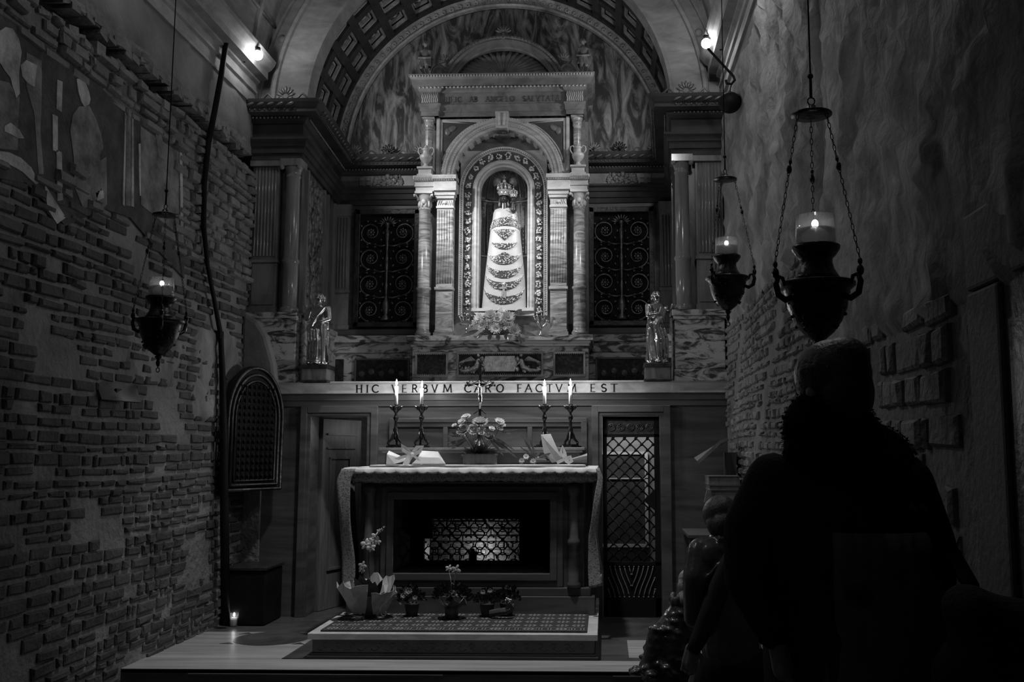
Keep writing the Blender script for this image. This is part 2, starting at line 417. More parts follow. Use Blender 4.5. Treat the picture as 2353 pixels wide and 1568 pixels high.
b = MB(); b.box(-XW, XW, -1.5, 6.12, -.24, -.18)
struct(b.build('floor', M_FLOORD))
b = MB(); b.box(-1.6, .0, 6.085, 6.099, -.03, -.022); b.box(1.05, 1.9, 6.085, 6.099, -.03, -.022); b.box(-2.03, 2.03, 6.103, 6.12, -.18, -.03)
struct(b.build('trim_1', M_DKM))
# left and right walls: mortar bed with individual brick faces
def bricks(b, side, ys, zs, hh=(.055, .085), ll=(.13, .30), skip=None, prot=(.008, .03), inset=.012, big=None, keep=.96):
    X = side*(XW-.0); z = zs[0]
    while z < zs[1]:
        h = random.uniform(*hh); y = ys[0]-random.uniform(0, .2); wob = random.uniform(-.008, .008)
        while y < ys[1]:
            L = random.uniform(*ll)
            if random.random() < .2: L *= .5
            yc, zc = y+L/2, z+h/2
            if random.random() < keep and not (skip and skip(yc, zc)):
                p = random.uniform(*prot); g = .007+random.random()*.006; j = lambda s_=.006: random.uniform(-s_, s_)
                k = wob+.012*sin(yc*2.3+z*3)
                o = [(y+g, z+g), (y+L-g, z+g), (y+L-g, z+h-g), (y+g, z+h-g)]
                o = [(a+j(), c+j()+k) for a, c in o]; ii = inset
                sg = [(1, 1), (-1, 1), (-1, -1), (1, -1)]
                n_ = [(a+ii*u+j(.004), c+ii*w*.7+j(.003)) for (a, c), (u, w) in zip(o, sg)]
                vs = [(X+side*.01, a, c) for a, c in o]+[(X-side*p*.55, a+.3*ii*u, c+.25*ii*w) for (a, c), (u, w) in zip(o, sg)]+[(X-side*(p+j(.004)), a, c) for a, c in n_]
                b.add(vs, [(0, 1, 5, 4), (1, 2, 6, 5), (2, 3, 7, 6), (3, 0, 4, 7), (4, 5, 9, 8), (5, 6, 10, 9), (6, 7, 11, 10), (7, 4, 8, 11), (8, 9, 10, 11)])
            y += L
        z += h
def rough_sheet(b, side, y0, y1, z0, z1, amp, step=.07, off=0, seed=0):
    ny = int((y1-y0)/step)+1; nz = int((z1-z0)/step)+1; rr = random.Random(seed); vs = []
    for k in range(nz+1):
        for i in range(ny+1):
            y = y0+(y1-y0)*i/ny; z = z0+(z1-z0)*k/nz
            d = amp*(.5*sin(y*3.1+z*2+seed)+.3*sin(y*7.3-z*6.1)+.4*sin(z*9+y*11+seed)+rr.uniform(-.6, .6))
            edge = (i in (0, ny)) or (k in (0, nz))
            vs.append((side*(XW-off-abs(d)*(0 if edge else 1)+(.03 if edge else 0)), y+(0 if edge else rr.uniform(-.02, .02)), z))
    m = ny+1
    b.add(vs, [(k*m+i, k*m+i+1, (k+1)*m+i+1, (k+1)*m+i) for k in range(nz) for i in range(ny)], True)
# left wall, with the long slot left by a lost beam
b = MB()
b.box(-XW-.3, -XW, -1.5, 8.6, -.24, 3.72); b.box(-XW-.3, -XW, -1.5, 8.6, 3.9, 4.9); b.box(-XW-.3, -XW-.16, -1.5, 8.6, 3.7, 3.92)
wl = struct(b.build('wall_left', M_MORTAR))
fresco_zone = lambda y, z: (3.9 < y < 6.55 and 2.86+.12*sin(y*5) < z < 3.46)
b = MB()
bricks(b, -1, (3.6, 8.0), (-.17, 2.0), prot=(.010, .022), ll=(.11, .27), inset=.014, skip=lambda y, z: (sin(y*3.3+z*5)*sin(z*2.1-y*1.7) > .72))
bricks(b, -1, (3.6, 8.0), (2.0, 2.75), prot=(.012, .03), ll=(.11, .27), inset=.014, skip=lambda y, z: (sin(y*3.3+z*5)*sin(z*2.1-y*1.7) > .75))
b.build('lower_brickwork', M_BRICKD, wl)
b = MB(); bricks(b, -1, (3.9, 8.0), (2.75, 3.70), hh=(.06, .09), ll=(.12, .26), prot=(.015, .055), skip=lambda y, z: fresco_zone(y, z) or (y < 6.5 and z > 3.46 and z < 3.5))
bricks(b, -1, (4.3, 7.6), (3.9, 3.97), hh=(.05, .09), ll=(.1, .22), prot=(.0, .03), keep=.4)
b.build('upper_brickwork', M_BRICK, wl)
b = MB(); rough_sheet(b, -1, -1.4, 7.95, 3.93, 4.42, .012, .09, 0, 3); b.build('upper_plaster', M_PLASTER, wl)
b = MB(); rough_sheet(b, -1, 6.9, 7.95, 1.55, 2.35, .05, .1, 0, 5); rough_sheet(b, -1, 5.9, 7.3, 1.75, 2.3, .02, .08, 0, 6); b.build('plaster_patch', M_RUBBLE, wl)
b = MB()
for i in range(46):
    y = 4.2+i*.08; b.boxc((-XW-.07+random.uniform(0, .05), y, 3.72+random.uniform(-.02, .03)), (.12, .1, random.uniform(.02, .08)), Matrix.Rotation(random.uniform(-.3, .3), 3, 'X'))
    b.boxc((-XW-.07+random.uniform(0, .03), y, 3.91+random.uniform(-.03, .02)), (.12, .09, random.uniform(.02, .06)), Matrix.Rotation(random.uniform(-.4, .4), 3, 'X'))
b.build('slot_rubble', M_MORTAR, wl)
# right wall: rubble plaster above, brick below, stone jambs of a doorway
b = MB(); b.box(XW, XW+.3, -1.5, 8.6, -.24, 4.9); wr = struct(b.build('wall_right', M_MORTAR))
b = MB(); rough_sheet(b, 1, 4.3, 7.9, 2.3, 4.25, .045, .075, 0, 9); rough_sheet(b, 1, 2.2, 4.35, 1.72, 4.2, .035, .07, 0, 12); b.build('rubble_plaster', M_RUBBLE, wr)
b = MB(); bricks(b, 1, (4.4, 7.95), (.0, 2.35), hh=(.05, .075), ll=(.09, .2), skip=lambda y, z: sin(y*4+z*5) > .9, inset=.014, prot=(.012, .026)); bricks(b, 1, (2.7, 4.4), (.0, 1.75), hh=(.08, .15), ll=(.12, .3), prot=(.014, .03), inset=.022, skip=lambda y, z: y < 2.8 or sin(y*6+z*7) > .93)
b.build('lower_brickwork', M_BRICK, wr)
b = MB(); b.box(XW-.03, XW+.1, 2.42, 2.63, -.18, 1.775); b.box(XW-.03, XW+.1, 1.2, 2.63, 1.78, 1.99)
struct(b.build('door_3', M_STONE, bev=.01))
b = MB(); b.box(XW-.015, XW+.0, 1.2, 2.419, -.17, 1.775); struct(b.build('door_4', M_BRONZED))
b = MB(); b.box(-XW-.3, XW+.3, -1.8, -1.5, -.24, 5.2); struct(b.build('wall_rear', M_PLASTER))
# cornices along the side walls
for sd, nm in ((-1, 'trim_2'), (1, 'trim_3')):
    b = MB(); path = [(-XW, -1.5), (-XW, 7.93)] if sd < 0 else [(XW, 7.93), (XW, -1.5)]
    b.mould(path, [(0, 0), (.02, 0), (.02, .02), (.012, .025), (.012, .11), (.03, .12), (.03, .14), (.02, .15), (.02, .2), (.05, .215), (.05, .235), (.12, .245), (.12, .31), (.15, .33), (.18, .37), (.19, .40), (0, .40)], z=4.33)
    struct(b.build(nm, M_VAULT))
# vault over the nave
b = MB(); n = 40
vs = [(1.98*cos(pi*i/n), y, 4.72+1.98*sin(pi*i/n)) for y in (-1.5, 8.12) for i in range(n+1)]
vs += [(2.2*cos(pi*i/n), y, 4.72+2.2*sin(pi*i/n)) for y in (-1.5, 8.12) for i in range(n+1)]
m = n+1; b.add(vs, [(i, i+1, m+i+1, m+i) for i in range(n)]+[(2*m+i, 2*m+i+1, 3*m+i+1, 3*m+i) for i in range(n)], True)
for i in range(0, n+1): pass
struct(b.build('ceiling', M_VAULT))
b = MB()
for k in (0, 1, 2, 3): b.arch(0, 4.72, 1.98, [(-.0, .0), (-.03, .0), (-.03, .05), (0, .05)], 7.75-k*.9)
for a in range(8, 180, 10):
    c, s_ = cos(radians(a)), sin(radians(a)); b.tube([(1.965*c, 8.1, 4.72+1.965*s_), (1.965*c, 4.5, 4.72+1.965*s_)], .014, 5)
struct(b.build('trim_4', M_VAULT))
# chancel arch: plaster face with its bands
b = MB(); b.archwall(0, SPR, 1.6, -XW, XW, SPR, 6.75, 8.10, 8.25, 48)
fa = struct(b.build('wall_arch', M_VAULT))
b = MB(); b.arch(0, SPR, 1.6, [(0, .0), (0, .05), (.025, .055), (.03, .04), (.28, .04), (.285, .075), (.31, .085), (.33, .07), (.335, .03), (.345, .0)], 8.10, None, 56)
b.arch(0, SPR, 1.6, [(.43, 0), (.43, .03), (.45, .03), (.45, 0)], 8.10, None, 56)
b.build('archivolt', M_VAULT, fa)
b = MB()
for a in (20, 38, 56, 74, 106, 124, 142, 160): b.ball((1.97*cos(radians(a)), 8.08, SPR+1.97*sin(radians(a))), (.035, .02, .035), 8, 6)
b.build('rosette', M_VAULT, fa)
# coffered barrel over the chancel
b = MB(); RB = 1.72
vs = [((RB+.13)*cos(pi*i/60), y, SPR+(RB+.13)*sin(pi*i/60)) for y in (8.22, 9.6) for i in range(61)]
b.add(vs, [(i, i+1, 61+i+1, 61+i) for i in range(60)])
barrel = struct(b.build('ceiling', M_COFF))
b = MB(); ny = 3; y0, y1 = 8.25, 9.40; dy = (y1-y0)/ny
for j in range(ny+1):
    y = y0+j*dy; w = .05; b.arch(0, SPR, RB, [(.13, -w), (0, -w), (-.0, w), (.13, w)], y, None, 60)
nA = 19
for i in range(nA+1):
    a = pi*i/nA; R = Matrix.Rotation(-a, 3, 'Y')
    b.boxc(((RB+.06)*cos(a), (y0+y1)/2, SPR+(RB+.06)*sin(a)), (.13, y1-y0, .085), R)
b.build('coffer_ribs', M_RIB, barrel)
def coffer(b, a, y):
    R = Matrix.Rotation(-a, 3, 'Y'); C = lambda r, t, yy: Vector((r*cos(a), yy, SPR+r*sin(a)))+Vector((-sin(a), 0, cos(a)))*t
    hw = RB*pi/nA/2-.05; hy = dy/2-.06
    for k, (r, s_) in enumerate(((RB+.045, 1), (RB+.085, .72))):
        for sg in (-1, 1):
            b.boxc(C(r, sg*hw*s_, y), (.035, 2*hy*s_, .016), R); b.boxc(C(r, 0, y+sg*hy*s_), (.035, .016, 2*hw*s_), R)
    b.ball(C(RB+.10, 0, y), (.04, .04, .04), 8, 5)
    for q in range(8): b.ball(C(RB+.10, .045*cos(q*pi/4), y+.045*sin(q*pi/4)), .016, 5, 4)
for i in range(nA):
    for j in range(ny):
        b = MB(); coffer(b, pi*(i+.5)/nA, y0+(j+.5)*dy); b.build('coffer', M_COFF, barrel)
# carved band round the lunette
b = MB(); b.arch(0, SPR, 1.6, [(0, 0), (0, .06), (.015, .075), (.03, .06), (.035, .03), (.11, .03), (.115, .055), (.13, .06), (.14, 0)], 9.47, None, 64)
lb = b.build('lunette_band', M_COFF, barrel)
b = MB()
for i in range(60):
    a = pi*(i+.5)/60
    for k in range(6):
        q = k*pi/3+i; b.ball((1.673*cos(a)+.018*cos(q), 9.435, SPR+1.673*sin(a)+.018*sin(q)), (.012, .012, .012), 5, 4)
b.build('leaf_carving', M_COFF, barrel)
# recess walls
b = MB()
poly = [(1.6*cos(pi*i/48), SPR+1.6*sin(pi*i/48)) for i in range(49)]
b.prism(poly, 9.48, 9.56); lun = struct(b.build('wall_lunette', M_LUN))
b = MB(); b.box(-1.85, 1.85, YB, YB+.15, 1.9, 6.2); wb = struct(b.build('wall_back', M_DKM))
for sd, nm in ((-1, 'wall_reveal_left'), (1, 'wall_reveal_right')):
    b = MB(); P_ = [(sd*2.03, 8.052), (sd*1.62, 8.052), (sd*1.72, YB+.02), (sd*2.03, YB+.02)]; b.prism(P_, LED-.02, SPR+.02, 'z')
    w = struct(b.build(nm, M_PIER))
    b = MB(); Q_ = [(sd*2.0, 8.06), (sd*1.585, 8.06), (sd*1.665, YB-.1), (sd*2.0, YB-.1)]; b.prism(Q_, LED, LED+.56, 'z'); b.prism([(p[0]-sd*.015*(abs(p[0]) < 1.9), p[1]) for p in Q_], LED+.56, LED+.61, 'z'); b.build('dado', M_VEIN, w)
    # tall relief panel and its mouldings on the splayed reveal
    px_ = lambda t, o: (sd*(1.62+.1*(t-8.0)/1.5-o), t)
    b = MB()
    for (ya, yb, za, zb) in ((8.18, 8.23, 2.62, 3.84), (8.83, 8.88, 2.62, 3.84), (9.0, 9.03, 2.62, 3.84), (9.33, 9.36, 2.62, 3.84)):
        b.prism([px_(ya, -.01), px_(ya, .03), px_(yb, .03), px_(yb, -.01)], za, zb, 'z')
    b.build('panel_moulding', M_COLM, w)
    b = MB(); rr = random.Random(4)
    for k in range(150):
        t = rr.uniform(8.27, 8.8); z = rr.uniform(2.66, 3.8); x, _ = px_(t, .01); b.ball((x, t, z), (rr.uniform(.01, .025), rr.uniform(.015, .05), rr.uniform(.02, .08)), 6, 5, Matrix.Rotation(rr.uniform(-1, 1), 3, 'X'))
    b.build('relief_carving', M_PIER, w)
# upper entablature, running from the nave wall round the recess to the shrine
ENT = [(0, 0), (.015, 0), (.015, .05), (.03, .055), (.03, .11), (.045, .115), (.05, .15), (.075, .165), (.075, .185), (.012, .19), (.012, .31), (.03, .32), (.05, .345), (.055, .375), (.15, .38), (.15, .41), (.165, .42), (.19, .455), (.2, .48), (0, .48)]
def orn_path(b, path, o, z, step, fn):
    for i in range(len(path)-1):
        p, q = Vector(path[i]), Vector(path[i+1]); d = (q-p); L = d.length; d.normalize(); n_ = Vector((d.y, -d.x)); k = int(L/step)
        for j in range(k):
            c = p+d*((j+.5)*L/k)+n_*o; fn(b, Vector((c.x, c.y, z)), d, n_)
def gad(b, c, d, n_):
    R = Matrix((( d.x, n_.x, 0), (d.y, n_.y, 0), (0, 0, 1))); b.ball(c, (.055, .012, .012), 6, 5, R @ Matrix.Rotation(-.45, 3, 'Y'))
def bead(b, c, d, n_): b.ball(c, .009, 6, 4)
def dent(b, c, d, n_): b.boxc(c, (.02, .02, .03))
for sd, nm in ((-1, 'trim_5'), (1, 'trim_6')):
    path = [(-2.03, YP), (-1.6, YP), (-1.70, YB), (-.70, YB)] if sd < 0 else [(.76, YB), (1.70, YB), (1.6, YP), (2.03, YP)]
    b = MB(); b.mould(path, ENT, z=3.86); e = struct(b.build(nm, M_CORN))
    b = MB(); orn_path(b, path, .178, 3.86+.445, .085, gad); b.build('gadroon', M_PIER, e)
    bp_ = [path[2], path[3]] if sd < 0 else [path[0], path[1]]; b = MB(); b.mould(bp_, [(.0, .195), (.016, .195), (.016, .305), (0, .305)], z=3.86); b.build('frieze', M_AEDM, e)
    b = MB(); orn_path(b, path, .062, 3.86+.36, .032, bead); b.build('bead_row', M_AEDM, e)
    b = MB(); orn_path(b, path, .155, 3.86+.40, .04, bead); b.build('egg_row', M_DKM, e)
    # painted frieze ornament near the corner and cresting with palmettes
    b = MB(); rr = random.Random(2)
    for k in range(60): b.ball((sd*rr.uniform(1.05, 1.35)+.0, YB-.022, 4.11+rr.uniform(-.05, .05)), (rr.uniform(.01, .03), .01, rr.uniform(.01, .03)), 6, 4)
    for k in range(4): b.box(sd*(1.40+.07*(k % 2))-.02, sd*(1.40+.07*(k % 2))+.02, YB-.03, YB, 4.065+.05*(k//2), 4.10+.05*(k//2))
    b.build('frieze_ornament', M_AEDM, e)
    def palmette(b, c, s_=1.0, yaw=0):
        for k in range(-3, 4):
            a = k*.42; b.ball((c[0]+.045*s_*sin(a), c[1], c[2]+.03*s_+.05*s_*cos(a)), (.010*s_, .008, .028*s_), 6, 5, Matrix.Rotation(a, 3, 'Y'))
        for q in (-1, 1): b.tube([(c[0]+q*(.03+.018*cos(t))*s_, c[1], c[2]+(.018+.018*sin(t))*s_) for t in [i*.7 for i in range(9)]], .005*s_, 5)
    yy = YB-.14
    for x in ((1.52, 1.17, .88) if True else ()):
        b = MB(); palmette(b, (sd*x+(.03 if x < 1 else 0), yy, SPR), 1.15); b.build('palmette', M_AEDM if x != 1.17 else M_BRONZED, e)
    b = MB()
    for (xa, xb) in ((.92, 1.13), (1.21, 1.48)):
        b.tube([(sd*(xa+(xb-xa)*t/12), yy, SPR+.012+.028*sin(pi*t/12)**2*(1+.5*cos(t))) for t in range(13)], .008, 5)
    for (xa, xb) in ((1.46, 1.66), (1.76, 1.96)):
        b.tube([(sd*(xa+(xb-xa)*t/12), YP-.13, SPR+.012+.035*sin(pi*t/12)**2*(1+.5*cos(t))) for t in range(13)], .009, 5)
    b.build('cresting', M_DKM, e)
    b = MB(); palmette(b, (sd*1.71, YP-.13, SPR), 1.25); b.build('palmette', M_DKM, e)
# lower wall with two doorways and the window behind the altar
b = MB(); D0, D1, DT = .985, 1.47, 1.65; AXA, AXB, AZA, AZB = -.49, .30, .355, .80
Y0, Y1 = YF, YF+.22
b.box(-1.88, -D1, Y0, Y1, -.01, 1.74); b.box(D1, XW, Y0, Y1, -.01, 1.74)
b.box(-D0, AXA, Y0, Y1, -.01, 1.74); b.box(AXB, D0, Y0, Y1, -.01, 1.74)
b.box(-D1, -D0, Y0, Y1, DT, 1.74); b.box(D0, D1, Y0, Y1, DT, 1.74); b.box(AXA, AXB, Y0, Y1, -.01, AZA); b.box(AXA, AXB, Y0, Y1, AZB, 1.74)
b.box(-1.88, XW, Y0, YB+.1, 1.74, LED-.005)
wf = struct(b.build('wall_front', M_DKM))
b = MB(); path = [(-1.87, 8.3), (-1.87, YF), (-.8, YF), (.86, YF), (XW, YF)]
b.mould(path, [(0, 0), (.02, 0), (.02, .045), (.035, .05), (.035, .095), (.05, .10), (.05, .107)], z=1.735)
b.build('architrave', M_DKM, wf)
b = MB(); b.mould(path, [(0, .107), (.045, .107), (.045, .185), (.06, .188), (.075, .198), (.075, .207), (0, .207)], z=1.735)
b.build('inscription_band', M_INSC, wf)
b = MB()
for ch, xa, xb in [('H', 818, 833), ('I', 840, 848), ('C', 854, 870), ('V', 899, 914), ('E', 923, 935), ('R', 946, 959), ('B', 971, 983), ('V', 991, 1006), ('M', 1017, 1039),
                   ('C', 1066, 1083), ('A', 1089, 1107), ('R', 1114, 1128), ('O', 1140, 1158), ('F', 1188, 1199), ('A', 1206, 1223), ('C', 1230, 1247), ('T', 1256, 1270), ('V', 1276, 1293), ('M', 1303, 1325),
                   ('E', 1356, 1368), ('S', 1381, 1394), ('T', 1403, 1419)]:
    A = at(xa, 905, Y=YF-.047); B_ = at(xb, 905, Y=YF-.047); letter(b, ch, A.x, B_.x, 1.851, 1.913, YF-.0445, .004)
b.build('inscription', M_BLACK, wf)
for sd, nm in ((-1, 'door_1'), (1, 'door_2')):
    b = MB(); o = .085
    xs = sorted((sd*(D0-o), sd*(D1+o)))
    for (ya, yb, s1) in ((0, .03, 0), (.03, .045, .03)):
        b.box(xs[0], xs[0]+o-s1, YF-yb, YF-ya, 0, DT+o-s1*0); b.box(xs[1]-o+s1, xs[1], YF-yb, YF-ya, 0, DT+o); b.box(xs[0]+o-s1, xs[1]-o+s1, YF-yb, YF-ya, DT+s1, DT+o)
    struct(b.build(nm, M_DKM, bev=.004))
b = MB(); b.box(-.80, .86, YF-.03, YF, 1.60, 1.635); b.box(-.76, .82, YF-.02, YF, 1.56, 1.60)
for x in (-.80, .81): b.box(x, x+.05, YF-.03, YF, 1.1, 1.6)
for x in (-.35, .36): b.box(x, x+.04, YF-.018, YF, 1.1, 1.56)
struct(b.build('trim_7', M_DKM, bev=.004))
# passage and room behind
b = MB(); b.box(-1.9, 1.9, 9.42, 9.5, 0, 1.74); struct(b.build('wall_passage', M_VAULT))
b = MB(); b.box(-.83, -.75, YF+.22, 9.42, 0, 1.74); b.box(.62, .70, YF+.22, 9.42, 0, 1.74); struct(b.build('wall_passage', M_MORTAR))
b = MB(); b.box(-.75, .62, 9.3, 9.42, 0, 1.2)
rr = random.Random(3); z = 0
bb = MB()
while z < 1.0:
    x = -.75+rr.uniform(-.1, 0); h = rr.uniform(.05, .075)
    while x < .6:
        L = rr.uniform(.07, .22); bb.boxc((x+L/2, 9.29, z+h/2), (L-.012, .05+rr.uniform(0, .03), h-.012), Matrix.Rotation(rr.uniform(-.04, .04), 3, 'Y')); x += L
    z += h
rw = struct(b.build('wall_hearth', M_LITBRICK)); bb.build('brickwork', M_LITBRICK, rw, bev=.006)
p0 = at(1402, 1045, Y=9.38); p1 = at(1483, 1250, Y=9.38)
b = MB(); b.box(p0.x-.12, p1.x+.02, 9.36, 9.42, p1.z, p0.z); b2 = MB()
b2.box(p0.x-.1, p1.x+.03, 9.34, 9.37, (at(1440, 1100, Y=9.36)).z-.006, (at(1440, 1100, Y=9.36)).z+.006); b2.box(p1.x, p1.x+.03, 9.34, 9.38, p1.z-.03, p0.z+.03); b2.box(p0.x-.12, p1.x, 9.34, 9.38, p0.z, p0.z+.03); b2.box(p0.x-.12, p1.x, 9.34, 9.38, p1.z-.03, p1.z)
w1 = struct(b.build('window_1', M_PANE)); b2.build('window_frame', M_AED, w1)
# brick corner pier to the left of the lower wall and stone niche top behind the arched grating
b = MB(); b.box(-XW, -1.88, 8.02, 8.3, 0, 1.93); 
struct(b.build('wall_corner', M_MORTAR))
b = MB(); b.prism([(-2.03, 1.9), (-1.72, 1.9), (-1.75, 2.1), (-1.82, 2.32), (-1.9, 2.45), (-2.03, 2.52)], 7.86, 7.97); 
struct(b.build('trim_8', M_PLASTER, bev=.03))
# ------------------------------------------------------------------ marble piers
def pier(sd, label):
    t = root('marble_pier', (sd*1.8, YP, LED), label, 'column', 'marble piers')
    X = lambda a, c: (min(sd*a, sd*c), max(sd*a, sd*c))
    b = MB(); xa, xb = X(1.585, 2.025); b.box(xa, xb, 7.93, 8.05, LED, LED+.10); b.box(xa+.012, xb-.012, 7.945, 8.05, LED+.10, LED+.52); b.box(xa, xb, 7.93, 8.05, LED+.52, LED+.55); b.box(xa-.012, xb, 7.915, 8.05, LED+.55, LED+.60)
    b.build('pedestal', M_VEIN, t, bev=.006)
    b = MB(); xa, xb = X(1.79, 2.02); z0 = LED+.60
    b.box(xa, xb, 7.97, 8.05, z0, 3.84)
    b.box(xa-.01, xb+.01, 7.955, 8.05, z0, z0+.05); b.box(xa-.01, xb+.01, 7.955, 8.05, 2.965, 2.99)
    b.box(xa+.02, xb-.02, 7.962, 8.05, z0+.07, 2.95)
    n = 7; w = (xb-xa-.03)/n
    for i in range(n): b.tube([(xa+.015+w*(i+.5), 7.968, 3.02), (xa+.015+w*(i+.5), 7.968, 3.80)], w*.36, 8)
    b.box(xa-.02, xb+.02, 7.94, 8.05, 3.81, 3.86); b.build('fluted_pilaster', M_COLM, t)
    b = MB(); cx = sd*1.675
    pr = [(.085, z0), (.085, z0+.02), (.078, z0+.04), (.065, z0+.05), (.064, 2.95), (.072, 2.965), (.075, 2.975), (.072, 2.985), (.063, 3.0), (.058, 3.70), (.064, 3.71), (.066, 3.72), (.06, 3.73), (.062, 3.75), (.075, 3.79), (.085, 3.80)]
    b.lathe((cx, 7.99, 0), pr, 28); b.build('column', M_COLM, t)
    b = MB(); b.box(cx-.09, cx+.09, 7.90, 8.08, 3.80, 3.86)
    for q in (-1, 1): b.ball((cx+q*.075, 7.91, 3.785), (.022, .02, .022), 8, 6)
    b.build('capital', M_COLM, t)
    return t
pier(-1, 'dark marble pier with column and fluted pilaster left of the recess, near arched grating')
pier(1, 'dark marble pier with column and fluted pilaster right of the recess, by the farther lamp')
# fluted pilasters flat on the back wall, and the veined dado panels
for sd in (-1, 1):
    b = MB(); c = sd*1.645; b.box(c-.075, c+.075, YB-.04, YB, 2.57, 3.86)
    b.box(c-.085, c+.085, YB-.06, YB, 2.57, 2.62); b.box(c-.085, c+.085, YB-.06, YB, 2.95, 2.98); b.box(c-.085, c+.085, YB-.06, YB, 3.74, 3.86)
    for i in range(4): b.tube([(c-.045+.03*i, YB-.04, 3.0), (c-.045+.03*i, YB-.04, 3.72)], .010, 6)
    b.build('pilaster', M_COLM, wb)
    b = MB(); xa, xb = (sd*.80, sd*1.72)
    b.box(xa, xb, YB-.10, YB, LED, 2.33); b.box(xa, xb, YB-.16, YB, 2.43, 2.50); b.box(xa, xb, YB-.12, YB, 2.33, 2.43); b.build('dado', M_VEIN, wb, bev=.005)
    b = MB()
    for (u, v) in ((.93, 1.46), (1.58, 1.70)):
        b.box(sd*u, sd*v, YB-.115, YB-.10, 2.01, 2.27)
    b.build('dado_panel', M_PANEL, wb, bev=.004)
    b = MB(); fr = [(sd*.93, 2.01), (sd*1.46, 2.27)]
    b.box(fr[0][0], fr[1][0], YB-.125, YB-.1, 2.26, 2.275); b.box(fr[0][0], fr[1][0], YB-.125, YB-.1, 2.005, 2.02)
    for x in (.93, 1.46): b.box(sd*x-.008, sd*x+.008, YB-.125, YB-.1, 2.0, 2.275)
    for k in range(5): b.ball((sd*(1.0+.1*k), YB-.115, 2.12+.02*(k % 2)), (.035, .008, .035), 8, 5)
    b.build('panel_frame', M_DKM, wb)
b = MB(); b.box(-1.72, 1.72, YB-.09, YB, 2.50, 2.57); b.build('plinth_course', M_DKM, wb)
# ------------------------------------------------------------------ bronze scroll grilles beside the shrine
def spiral(b, c, R, a0, turns, y, r=.008, sgn=1):
    n = int(18*turns); pts = []
    for i in range(n+1):
        t = i/n; rr_ = R*(1-.72*t); a = a0+sgn*turns*2*pi*t; pts.append((c[0]+rr_*cos(a), y-.01*t, c[1]+rr_*sin(a)))
    b.tube(pts, [r*(1-.4*i/n) for i in range(n+1)], 6)
def scroll_grille(sd, label):
    x0, x1, z0, z1 = .86, 1.51, 2.60, 3.80; cx = sd*(x0+x1)/2; y = YB-.05
    t = root('bronze_grille', (cx, y, z0), label, 'grille', 'bronze scroll grilles')
    b = MB(); w = (x1-x0)/2
    b.box(cx-w+.03, cx+w-.03, YB-.012, YB-.002, z0+.02, z1-.02); b.build('backing', M_VOID, t)
    b = MB()
    for (a, c, d, e) in ((cx-w, cx-w+.05, z0, z1), (cx+w-.05, cx+w, z0, z1), (cx-w, cx+w, z1-.05, z1), (cx-w, cx+w, z0, z0+.05)): b.box(a, c, y-.02, YB, d, e)
    b.build('frame', M_BRONZED, t, bev=.006)
    b = MB(); b.lathe((cx, y, 0), [(.05, z0+.06), (.055, z0+.08), (.02, z0+.12), (.045, z0+.2), (.03, z0+.26), (.012, z0+.3), (.02, z0+.42), (.012, z0+.45), (.024, z0+.7), (.012, z0+.74), (.022, z0+.92), (.03, z0+.98), (.012, z0+1.0), (.03, z0+1.05), (.04, z0+1.06)], 14)
    for k in range(-4, 5): b.ball((cx+.07*sin(k*.35), y, z0+1.05+.055*cos(k*.35)), (.011, .01, .035), 6, 5, Matrix.Rotation(k*.35, 3, 'Y'))
    b.build('candelabrum', M_BRONZE, t)
    for i in range(4):
        zc = z0+.17+i*.265
        for q in (-1, 1):
            cc = (cx+q*.165, zc)
            b = MB(); spiral(b, cc, .115, -pi/2 if q > 0 else -pi/2, 1.35, y, .010, q); b.tube([(cx+q*.01, y, zc-.13), (cx+q*.06, y, zc-.14), (cx+q*.165, y, zc-.115)], .009, 6)
            for k in range(10):
                a = k*.63; b.ball((cc[0]+.125*cos(a), y, cc[1]+.125*sin(a)), (.012, .008, .016), 5, 4, Matrix.Rotation(a, 3, 'Y'))
            b.build('scroll', M_BRONZE, t)
            b = MB(); b.ball((cc[0], y-.02, cc[1]), (.018, .012, .018), 8, 6)
            for k in range(8): a = k*pi/4; b.ball((cc[0]+.03*cos(a), y-.014, cc[1]+.03*sin(a)), (.015, .01, .011), 6, 5, Matrix.Rotation(-a, 3, 'Y'))
            b.build('rosette', M_BRONZE, t)
    return t
scroll_grille(-1, 'dark bronze scrollwork grille with rosettes, on the left of the shrine')
scroll_grille(1, 'dark bronze scrollwork grille with rosettes, on the right of the shrine')
# ------------------------------------------------------------------ the shrine (aedicule) on the back wall
SH = root('shrine', (AX, 8.9, LED), 'pale marble altar shrine with columns and arched niche at centre of the recess', 'shrine')
YA = 9.02
b = MB(); b.box(AX-.83, AX+.83, 8.92, YB, LED, 2.335); b.box(AX-.85, AX+.85, 8.90, YB, LED, 1.97); b.box(AX-.84, AX+.84, 8.88, YB, 2.335, 2.36)
b.build('base', M_VEIN, SH, bev=.005)
b = MB(); b.box(AX-.875, AX+.875, 8.84, YB, 2.385, 2.435); b.box(AX-.85, AX+.85, 8.87, YB, 2.36, 2.385); b.build('ledge', M_VEIN, SH, bev=.005)
def framed(x0, x1, z0, z1, y, name, inner, gilt=None):
    b = MB(); w = .018
    for (a, c, d, e) in ((x0, x0+w, z0, z1), (x1-w, x1, z0, z1), (x0+w, x1-w, z1-w, z1), (x0+w, x1-w, z0, z0+w)): b.box(a, c, y-.018, y+.01, d, e)
    for i in range(int((x1-x0)/.02)):
        x = x0+.01+i*.02; b.ball((x, y-.016, z0+w+.004), .006, 5, 4); b.ball((x, y-.016, z1-w-.004), .006, 5, 4)
    f = b.build(name, M_AEDM, SH); b = MB(); b.box(x0+w, x1-w, y-.004, y+.005, z0+w, z1-w); b.build('panel', inner, f)
    return f
